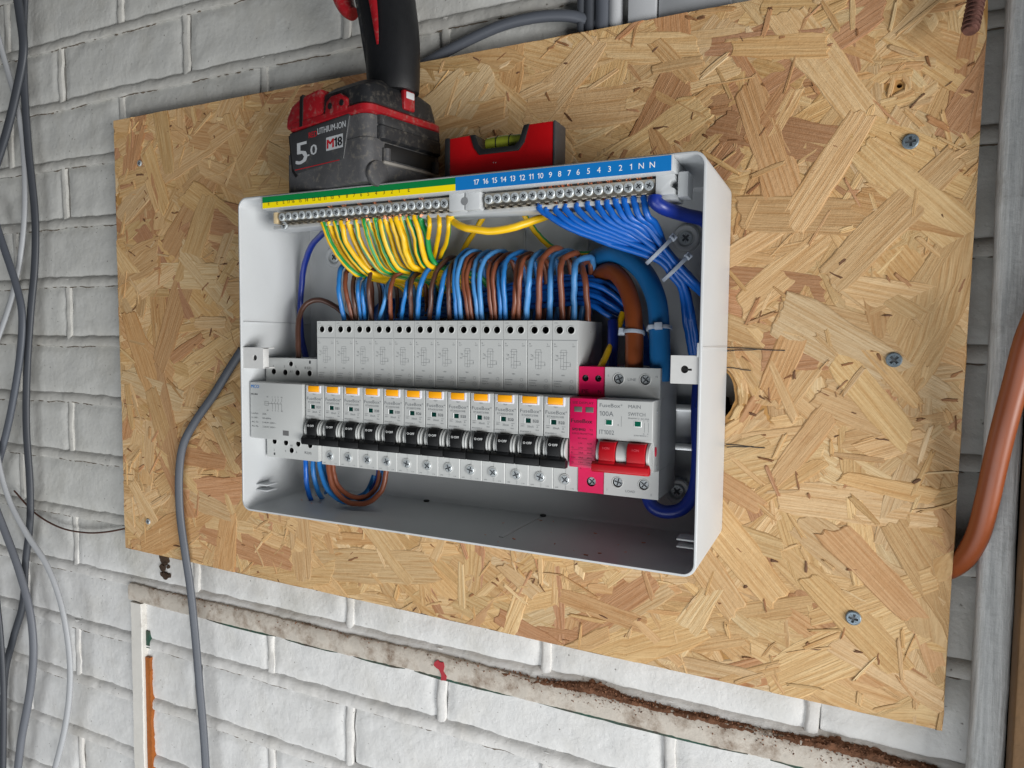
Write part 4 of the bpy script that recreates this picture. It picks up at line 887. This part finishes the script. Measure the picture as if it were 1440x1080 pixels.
# neutrals fanning from the neutral bar into a tied bundle
nst = [(760, 292), (769, 297), (783, 295), (796, 293), (812, 291), (827, 289), (841, 287), (854, 286), (866, 282), (878, 281), (891, 279), (905, 278)]
random.seed(4)
for i, (x, y) in enumerate(nst):
    f_ = i/11; d = (f_-.5)*19+random.uniform(-1.5, 1.5); dz = (i % 3-1)*4.2
    bx, by = 931+d*.75, 357-d*.75
    pts = [(x, y-4, -70), (x+1, y+4, -71), (x+6+26*(1-f_), y+22+4*f_, -69), (x+(bx-x)*.55, y+(by-y)*.58+6*(1-f_)-4*f_, -62), (bx, by, -50+dz), (952+d*.7, 381-d*.7, -44+dz)]
    if i >= 6: pts += [(974+d*.6, 402-d*.4, -38+dz), (994, 424-d*.8, -30), (1004, 470-d, -22), (1000, 520, -16)]
    else: pts += [(966+d*.7, 406-d*.3, -38+dz), (976+d*1.2, 450, -30), (982+d*.9, 500, -24), (986+d*.4, 560, -20), (988+d*.3, 650, -18)]
    wire('neutral_wire', pts, 2.05, M['c_nblue'], 'bright blue wire, %s from the left under the neutral bar' % ordn(i), 'blue wire', 'blue wires fanning from the neutral bar', 10, 8, copper=1.5)
# dark bundle lying across the back, behind the loops
for i in range(9):
    dy = (i-4)*6.2; j = random.uniform(-3, 3)
    pts = [(905+i*3, 540, -12), (902+i*3, 490+dy, -14), (888, 446+dy*.6+j, -18), (858, 420+dy*.9+j, -20-(i % 3)*4), (822, 408+dy*.75, -22-(i % 3)*4), (760, 410+dy*.7+j, -20), (680, 424+dy*.6-j, -20-(i % 2)*4), (600, 432+dy*.5+j, -18), (535, 440+dy*.5, -16), (520, 470, -13)]
    wire('neutral_wire', pts, 2.0, M['c_nblue'], 'dark blue wire in the bundle across the box back behind the loops', 'blue wire', 'bundled blue wires behind the loops', 8, 6)
wire('tail_cable', [(921, 276, -76), (922, 284, -76), (935, 293, -72), (962, 302, -58), (990, 310, -44), (1010, 330, -30), (1015, 380, -20), (1012, 440, -18), (1005, 520, -30), (985, 575, -34)], 4.2, M['c_navy'], 'navy blue cable leaving the right end of the neutral bar', 'cable', None, 14)
wire('tail_cable', [(905, 660, -40), (909, 690, -42), (918, 712, -44), (938, 720, -44), (962, 713, -42), (978, 685, -38), (982, 640, -34), (981, 590, -30), (983, 540, -26), (990, 480, -22)], 4.4, M['c_navy'], 'navy blue cable bending up from under the main switch', 'cable', None, 14)
wire('tail_cable', [(826, 420, -9), (838, 392, -16), (858, 381, -25), (877, 397, -34), (889, 430, -42), (892, 470, -48), (892, 515, -51), (892, 535, -51)], 5.8, M['c_tailbrown'], 'thick brown tail entering the left terminal of the main switch', 'cable', None, 16)
wire('tail_cable', [(815, 392, -9), (835, 366, -14), (868, 358, -24), (901, 378, -34), (921, 415, -42), (927, 455, -47), (928, 515, -50), (927, 535, -50)], 6.5, M['c_tailblue'], 'thick blue tail entering the right terminal of the main switch', 'cable', None, 16)
wire('tail_cable', [(862, 452, -30), (862, 480, -36), (860, 515, -40), (860, 540, -42)], 3.6, M['c_navy'], 'short navy cable beside the thick brown tail', 'cable', None, 12)
wire('tail_cable', [(470, 316, -60), (452, 330, -46), (436, 350, -36), (426, 385, -28), (422, 440, -25), (425, 480, -25), (436, 520, -24)], 2.5, M['c_navy'], 'single navy cable curving down at the left inside of the box', 'cable', None, 12)
wire('live_wire', [(500, 462, -22), (478, 436, -26), (452, 422, -32), (430, 428, -40), (420, 450, -46), (419, 480, -50), (420, 505, -52)], 2.2, M['c_dbrown'], 'dark brown wire arching over into the contactor top', 'brown wire', None, 12)
# bottom loops under the contactor
bl = [('c_nblue', 2.0, [(430, 640, -50), (430, 660, -52), (432, 685, -50), (438, 706, -40), (440, 720, -20)], 'leftmost blue wire hanging below the contactor'),
      ('c_blue', 2.0, [(440, 640, -50), (441, 665, -52), (447, 690, -46), (455, 702, -30), (460, 690, -14)], 'second blue wire hanging below the contactor'),
      ('c_blue', 2.0, [(449, 640, -52), (451, 662, -54), (462, 690, -54), (485, 706, -50), (510, 704, -44), (530, 686, -40), (536, 660, -40)], 'long blue loop under the breakers at lower left'),
      ('c_tailblue', 1.9, [(455, 644, -50), (458, 668, -50), (472, 692, -46), (492, 700, -40), (515, 692, -34), (526, 668, -30)], 'inner blue loop under the breakers at lower left'),
      ('c_brown', 2.1, [(461, 644, -54), (463, 664, -56), (470, 688, -56), (490, 706, -54), (516, 707, -50), (536, 690, -46), (543, 664, -44), (543, 645, -44)], 'outer brown loop hanging under the breakers at lower left'),
      ('c_brown', 2.0, [(468, 644, -52), (469, 664, -53), (476, 684, -52), (494, 698, -49), (515, 698, -45), (530, 684, -42), (535, 660, -40)], 'inner brown loop hanging under the breakers at lower left'),
      ('c_navy', 1.9, [(533, 655, -40), (531, 672, -38), (522, 690, -32), (505, 700, -24)], 'short navy wire end behind the brown loops')]
for c_, r, pts, lab in bl: wire('live_wire' if 'brown' in c_ else 'neutral_wire', pts, r, M[c_], lab, 'brown wire' if 'brown' in c_ else 'blue wire', 'wires looping under the device row', 10, 8)
# cable ties
def tie(p, ax, r, label, head=(1, 0, 0), flat=1.0, w=2.4):
    """plastic strap around a bundle at p (world), bundle axis ax"""
    ax = Vector(ax).normalized(); u = Vector(head); u = (u-ax*u.dot(ax)).normalized(); v = ax.cross(u); mb = MB(); n = 28
    ringp = lambda rr, a: [tuple(Vector(p)+u*math.cos(k*2*math.pi/n)*rr+v*math.sin(k*2*math.pi/n)*rr*flat+ax*a) for k in range(n)]
    mb.loft([ringp(r, -w/2), ringp(r+.9, -w/2), ringp(r+.9, w/2), ringp(r, w/2), ringp(r, -w/2)], 0, (False, False))
    h = Vector(p)+u*(r+1.2); R3 = Matrix((u, v, ax)).transposed().to_4x4(); R3.translation = h
    mb.box(-1.6, 2.2, -2.4, 2.4, -2.1, 2.1, 0, R3); mb.box(-.6, .6, 2, 6.5, -w/2, w/2, 0, R3)
    return tag(mb.build('cable_tie', M['tie'], None, bevel=.2, org=tuple(p)), label, 'cable tie', 'white cable ties')
A, B = at(915, 340, -54), at(960, 385, -46)
tie(at(927, 353, -54), B-A, 10.2, 'white cable tie round the blue neutral bundle, nearer the neutral bar', (.5, -.1, 1), .62)
tie(at(949, 378, -49), B-A, 9.6, 'white cable tie round the blue neutral bundle, nearer the right box wall', (.5, -.1, 1), .62)
tie(at(891, 468, -47.5), (0, -.2, -1), 6.4, 'white cable tie round the thick brown tail', (-1, -.4, 0))
tie(at(927, 462, -47.5), (.1, -.15, -1), 7.2, 'white cable tie round the thick blue tail', (.2, -1, 0))

# ================================================================== CORDLESS DRILL standing on the box
C0 = Vector((72, -94, 141.9)); ua = Vector((-94, 21.5, 0)).normalized(); ub = Vector((21.5, 94, 0)).normalized()
drill = thing('cordless_drill', tuple(C0+ua*47+ub*38), 'dusty red and black cordless drill standing on its battery atop the fuse box', 'drill')
R4 = Matrix((ua, ub, Vector((0, 0, 1)))).transposed().to_4x4(); R4.translation = C0     # local (a, b, z)
LA, LB, HB = 95.5, 75, 47
def rr2(a0, a1, b0, b1, r, z, n=4):
    return [(p[0], p[2], z) for p in rrect(a0, a1, b0, b1, r, 0, n)]
mb = MB(); mb.loft([rr2(1.5, LA-1.5, 1.5, LB-1.5, 7, 0), rr2(0, LA, 0, LB, 8, 2), rr2(0, LA, 0, LB, 8, 30), rr2(.6, LA-.6, .6, LB-.6, 8, 30.6), rr2(.6, LA-.6, .6, LB-.6, 8, HB-1), rr2(2, LA-2, 2, LB-2, 7, HB)], M=R4)
bat = mb.build('battery', M['drillgrey'], drill, angle=40)
# stepped black front block on the right-hand face of the battery
mb = MB(); mb.loft([rr2(-1.2, 40, 12, LB-4, 5, 29, 3), rr2(-3.4, 40, 10, LB-3, 5, 30.5, 3), rr2(-3.4, 40, 10, LB-3, 5, 39, 3), rr2(-2.4, 40, 11, LB-3.5, 5, 39.8, 3), rr2(-2.6, 40, 10, LB-3, 5, 40.4, 3), rr2(-2.2, 40, 10, LB-3, 5, HB-.4, 3)], M=R4); mb.build('battery_front', M['drillblk'], bat, angle=40)
mb = MB(); mb.box(-1.0, 8, 16, LB-8, 17, 28.8, M=R4); mb.build('battery_slot', M['hole'], bat, bevel=2)
mb = MB(); mb.box(-3.0, 6, 14, LB-6, 13.5, 15.6, M=R4); mb.cyl((0, 0), .1, 0, .1) if 0 else None; mb.build('slot_lip', mat('scuffed_lip', '#86827c', .6, var=.2, vs=.1, bump=.3), bat, bevel=.6)
for b_ in (17, LB-10): mb = MB(); mb.tube([R4 @ Vector((-1.6, b_, 15.5)), R4 @ Vector((-1.6, b_, 24))], 3.0, 10); mb.build('slot_post', M['drillgrey'], bat)
mb = MB(); mb.tube([R4 @ Vector((-2, 10, 6)), R4 @ Vector((2, 10, 6))], 9, 16); mb.build('round_boss', M['drillgrey'], bat, bevel=.8)
# label panel on the left-hand face (local b=0 plane, reading along -a)
PL = Matrix((-ua, ub, Vector((0, 0, 1)))).transposed().to_4x4(); PL.translation = C0+ua*LA      # x runs left to right in the picture
mb = MB(); mb.prism([(8, 43), (12, 19), (16, 14.5), (72, 17.5), (79, 46), (78, 47.5), (10, 45)], -.9, 1, 'y', M=PL); lab = mb.build('label_panel', M['lblgrey'], bat, bevel=.3)
mb = MB(); mb.prism([(6.6, 44), (10.6, 17), (15, 12), (17, 13.2), (12.6, 18), (8.4, 44)], -.6, 1, 'y', M=PL); mb.build('panel_groove', M['hole'], bat)
mb = MB(); text(mb, '5', 16.5, 21, -.98, 16, 14, 0, M=PL, bold=.5); text(mb, '.0', 31, 25.4, -.98, 7.4, 11, M=PL, bold=.25); mb.build('silver_lettering', M['silver'], lab)
mb = MB(); text(mb, 'RED', 32.5, 38.0, -.98, 4.2, 10, M=PL, bold=.15); bar(mb, 15, 68, 17.0, 17.6, -.98, M=PL); text(mb, 'M', 54.3, 27.0, -1.12, 6.4, 7.4, M=PL, bold=.4); mb.build('red_lettering', M['redprint'], lab)
mb = MB(); text(mb, 'LITHIUM-ION', 43, 39.0, -.98, 4.4, 32, M=PL, bold=.12); bar(mb, 53, 72, 25.6, 35, -1.0, M=PL); mb.build('pale_lettering', M['silver'], lab)
mb = MB(); text(mb, '18', 62.4, 27.0, -1.12, 6.4, 8.6, M=PL, bold=.4); mb.build('dark_lettering', M['printbk'], lab)
# foot of the drill: red shoe with black upper
mb = MB(); mb.loft([rr2(.5, LA-6, 1, LB-2, 8, HB-.5), rr2(-1.6, LA-4, -1, LB-1, 8, HB+1), rr2(-1.6, LA-4, -1, LB-1, 8, HB+5), rr2(.6, LA-8, 1, LB-3, 8, HB+7)], M=R4); mb.build('red_shoe', M['drillred'], drill, angle=40)
mb = MB(); mb.prism([(46, HB+2), (LA-2.5, HB+2), (LA-4, HB+11), (LA-10, HB+18.5), (LA-22, HB+23), (50, HB+25)], -.6, LB-8, 'y', M=R4); mb.build('red_nose', M['drillred'], drill, bevel=2.5)
mb = MB(); mb.prism([(LA-25, HB+1), (LA-21.5, HB+1), (LA-22.5, HB+22.6), (LA-26, HB+23.6)], -1.4, LB-9, 'y', M=R4); mb.build('nose_seam', M['hole'], drill)
mb = MB(); mb.loft([rr2(.5, 66, 1, LB-3, 9, HB+6.5), rr2(.5, 66, 1, LB-3, 9, HB+9), rr2(2, 64, 3, LB-5, 10, HB+20), rr2(8, 60, 12, LB-14, 12, HB+27), rr2(13, 54, 20, LB-22, 12, HB+30)], M=R4); mb.build('foot', M['drillblk'], drill, angle=40)
mb = MB(); mb.prism([(18, HB+3), (44, HB+3), (42, HB+13), (36, HB+16), (26, HB+16), (20, HB+12)], -1.4, 4, 'y', M=R4); sk = mb.build('shoe_cap', M['drillred'], drill, bevel=1)
mb = MB(); 
for a in (24, 37): mb.tube([R4 @ Vector((a, -2, HB+9)), R4 @ Vector((a, 1, HB+9))], 2.2, 10)
mb.build('screw_recess', M['hole'], sk)
mb = MB(); mb.box(-1.2, 3, 34, 45, HB+9, HB+23, M=R4); bt = mb.build('latch_badge', M['drillred'], drill, bevel=1.2); mb = MB(); mb.box(-1.7, 2, 36, 44, HB+17, HB+22, M=R4); mb.build('badge_pad', M['silver'], bt, bevel=.8)
# handle
hp = [at(553, 132, -54), at(553, 112, -54), at(551, 60, -52), at(542, 0, -50), at(531, -50, -48), at(522, -100, -46)]
mb = MB(); sp = spline(hp, 6); nn = len(sp); mb.tube(sp, [20+6.5*(i/nn)**1.5 for i in range(nn)], 22, flat=.8, up=(0, -1, 0)); hd = mb.build('handle', M['drillgrip'], drill, angle=60)
mb = MB(); tp = [at(531, 62, -70.5), at(529, 40, -70.5), at(525, 5, -70.5), at(518, -40, -70.5), at(510, -90, -70)]; mb.tube(spline(tp, 6), [.8+.2*i for i in range(25)], 10, flat=.35, up=(0, -1, 0)); mb.build('red_inlay', M['drillred'], hd)
mb = MB(); tp = [at(523, 104, -61), at(516, 60, -61.5), at(507, 5, -62), at(498, -40, -62), at(490, -90, -62)]; mb.tube(spline(tp, 6), 4.2, 8, flat=.6, up=(0, -1, 0)); mb.build('grip_edge', M['drillblk'], hd)
mb = MB(); tp = [at(496, 20, -50), at(488, 12, -50), at(482, -5, -50), at(480, -40, -50)]; mb.tube(spline(tp, 5), [5+.25*i for i in range(16)], 14, flat=1.2, up=(0, -1, 0)); mb.build('trigger', M['drillred'], drill)
# ================================================================== SPIRIT LEVEL on the box
LX0, LX1, LY0, LY1, LZ0, LZ1 = 118, 196, -60, -40, 141, 176
lv = thing('spirit_level', (154, -48, LZ0), 'small red spirit level with a yellow vial standing on the fuse box beside the drill', 'spirit level')
vx0, vx1, vz = 137, 176, 160
mb = MB(); mb.prism([(LX0, LZ0), (LX1, LZ0), (LX1, LZ1), (vx1+2.5, LZ1-.2), (vx1-1, vz+5), (vx1-5, vz), (vx0+5, vz), (vx0+1, vz+5), (vx0-2, LZ1-2.4), (LX0, LZ1-3)], LY0, LY1, 'y'); mb.build('body', M['lvlred'], lv, bevel=.7)
mb = MB(); o_ = [(vx0-2.6, LZ1-2.6), (vx0+.4, vz+4.6), (vx0+4.6, vz-.6), (vx1-4.6, vz-.6), (vx1-.4, vz+4.6), (vx1+3, LZ1)]; i_ = [(vx1-1, LZ1-.5), (vx1-4, vz+6.4), (vx1-7.5, vz+3), (vx0+7.5, vz+3), (vx0+4.2, vz+6.4), (vx0+1.6, LZ1-2.6)]
mb.prism(o_+i_, LY0-.9, LY1+.9, 'y'); mb.build('vial_holder', M['lvlblk'], lv, bevel=.4)
mb = MB(); mb.tube([(vx0+6, -49, vz+8), (156, -49, vz+8.3), (vx1-6.5, -49, vz+8)], [5.6, 6.0, 5.6], 18); vl = mb.build('vial', M['vial'], lv)
mb = MB()
for x in (151, 161): mb.tube([(x, -49, vz+8.2), (x+.5, -49, vz+8.2)], 6.15, 18)
mb.build('vial_line', M['printbk'], vl)
MB().box(LX1-.2, LX1+1.8, LY0-.6, LY1-2, LZ0, LZ1+.2).build('end_cap', M['lvlgrey'], lv, bevel=1.6)
MB().box(LX0-4, LX0+.2, LY0-.6, LY1+.6, LZ0, LZ1-2.4).build('end_cap', M['lvlblk'], lv, bevel=1.2)
mb = MB(); text(mb, 'v v', 152, 152.6, LY0-.06, 1.6); mb.build('scuff', M['silver'], lv)

# ================================================================== LOOSE CABLES
FL = dict(flat=.48, n=14)
def fcable(pts, r, m_, label, group=None, up=(0, -1, 0), **k): return wire('flat_cable', pts, r, M[m_], label, 'cable', group, k.get('n', 14), 10, None, k.get('flat', .5), up)
G = 'grey cables hanging at the left'
fcable([(340, 492, -9), (322, 520, -7), (300, 556, -7), (275, 592, -7), (258, 625, -7), (252, 665, -7), (253, 720, -6), (260, 775, -5), (268, 830, -3), (275, 900, 0), (281, 970, 2), (287, 1040, 3), (291, 1110, 3)], 4.2, 'g1', 'single grey flat cable running from the box side down to the bottom edge', None, (.35, -1, 0))
fcable([(20, -30, -2), (28, 20, -2), (33, 70, -2), (24, 125, 0), (8, 190, 2), (-12, 250, 4)], 6.4, 'g2', 'dark grey cable at top left that bends out to the left edge', G)
fcable([(36, -30, 6), (33, 40, 5), (34, 120, 4), (40, 210, 4), (49, 300, 4), (49, 370, 4), (43, 440, 4), (38, 520, 4), (37, 600, 4), (42, 680, 4), (42, 735, 5), (36, 790, 6), (32, 850, 7), (18, 900, 8), (6, 960, 8), (4, 1090, 8)], 5.6, 'g2', 'long dark grey cable hanging straight down at left, nearest the board', G)
fcable([(-14, 290, 2), (6, 350, 0), (24, 405, -2), (31, 445, -3), (28, 500, -3), (18, 565, -2), (6, 620, -1), (-14, 690, 0)], 5.6, 'g1', 'mid grey cable bowing in from the left edge at half height', G)
fcable([(-12, 20, 9), (8, 90, 9), (22, 140, 9), (32, 200, 9), (35, 280, 9), (30, 350, 9), (16, 420, 9), (-8, 490, 9)], 4.2, 'g3', 'pale grey thin cable behind the dark ones at upper left', G)
fcable([(-14, 560, -8), (-4, 640, -9), (12, 700, -9), (36, 748, -9), (66, 795, -8), (86, 850, -7), (97, 915, -6), (98, 970, -5), (90, 1030, -4), (72, 1100, -3)], 4.4, 'g3', 'pale white grey cable sweeping across the others at lower left', G)
fcable([(-16, 690, 0), (6, 745, -1), (26, 800, -2), (42, 860, -2), (47, 920, -2), (41, 980, -1), (30, 1040, 0), (22, 1110, 0)], 6.2, 'g4', 'broad mid grey cable at lower left that curves back out of frame', G)
fcable([(-6, 830, -6), (1, 900, -6), (5, 980, -6), (4, 1100, -6)], 5.2, 'g2', 'dark grey cable hugging the lower left corner', G)
wire('thin_wire', [(20, 690, 12), (50, 722, 11), (85, 742, 11), (120, 749, 11), (150, 748, 11), (182, 742, 13)], 1.0, M['c_dbrown'], 'thin dark wire sagging from the left cables to the board edge', 'wire', None, 8)
wire('round_cable', [(560, 115, 9), (592, 93, 9), (640, 66, 8), (700, 38, 6), (750, 25, 5), (795, 22, 6), (825, 29, 9), (850, 48, 13), (860, 70, 15)], 4.2, M['g1'], 'grey cable arching over the top edge of the board behind the drill', 'cable', None, 14)
wire('tail_cable', [(1460, 440, -40), (1444, 480, -36), (1428, 540, -30), (1412, 600, -25), (1400, 650, -20), (1388, 705, -14), (1376, 750, -7), (1360, 780, 0), (1340, 797, 8), (1318, 806, 15)], 6.2, M['c_tailbrown'], 'thick brown tail cable bending behind the right edge of the board', 'cable', None, 18)
for i, (x, r, m_, lab) in enumerate(((819, 3.6, 'g2', 'leftmost dark cable rising behind the board at top centre'), (831, 4.4, 'g2', 'second dark cable rising behind the board at top centre'), (848, 6.0, 'g1', 'grey cable between dark and pale ones at top centre'), (866, 5.2, 'g3', 'pale silver cable rising behind the board at top centre'))):
    p = at(x, 20, 9); wire('riser_cable', [(p.x, 9, 235), (p.x+random.uniform(-1, 1), 9, 270), (p.x, 8, 310), (p.x, 8, 400)], r, M[m_], lab, 'cable', 'cables rising behind the board top', 12, world=True)
p0, p1 = at(884, 10, 6), at(1010, 10, 6)
tr = thing('cable_trunking', ((p0.x+p1.x)/2, 6, 240), 'grey cable trunking rising behind the top edge of the board', 'trunking')
MB().box(p0.x, p0.x+20, 4, 17, 235, 420).build('narrow_lid', M['g3'], tr, bevel=1); MB().box(p0.x+21, p1.x+8, 7, 17, 235, 420).build('wide_lid', M['trunk'], tr, bevel=1)

for o in COL.objects:
    if '_o' in o: del o['_o']
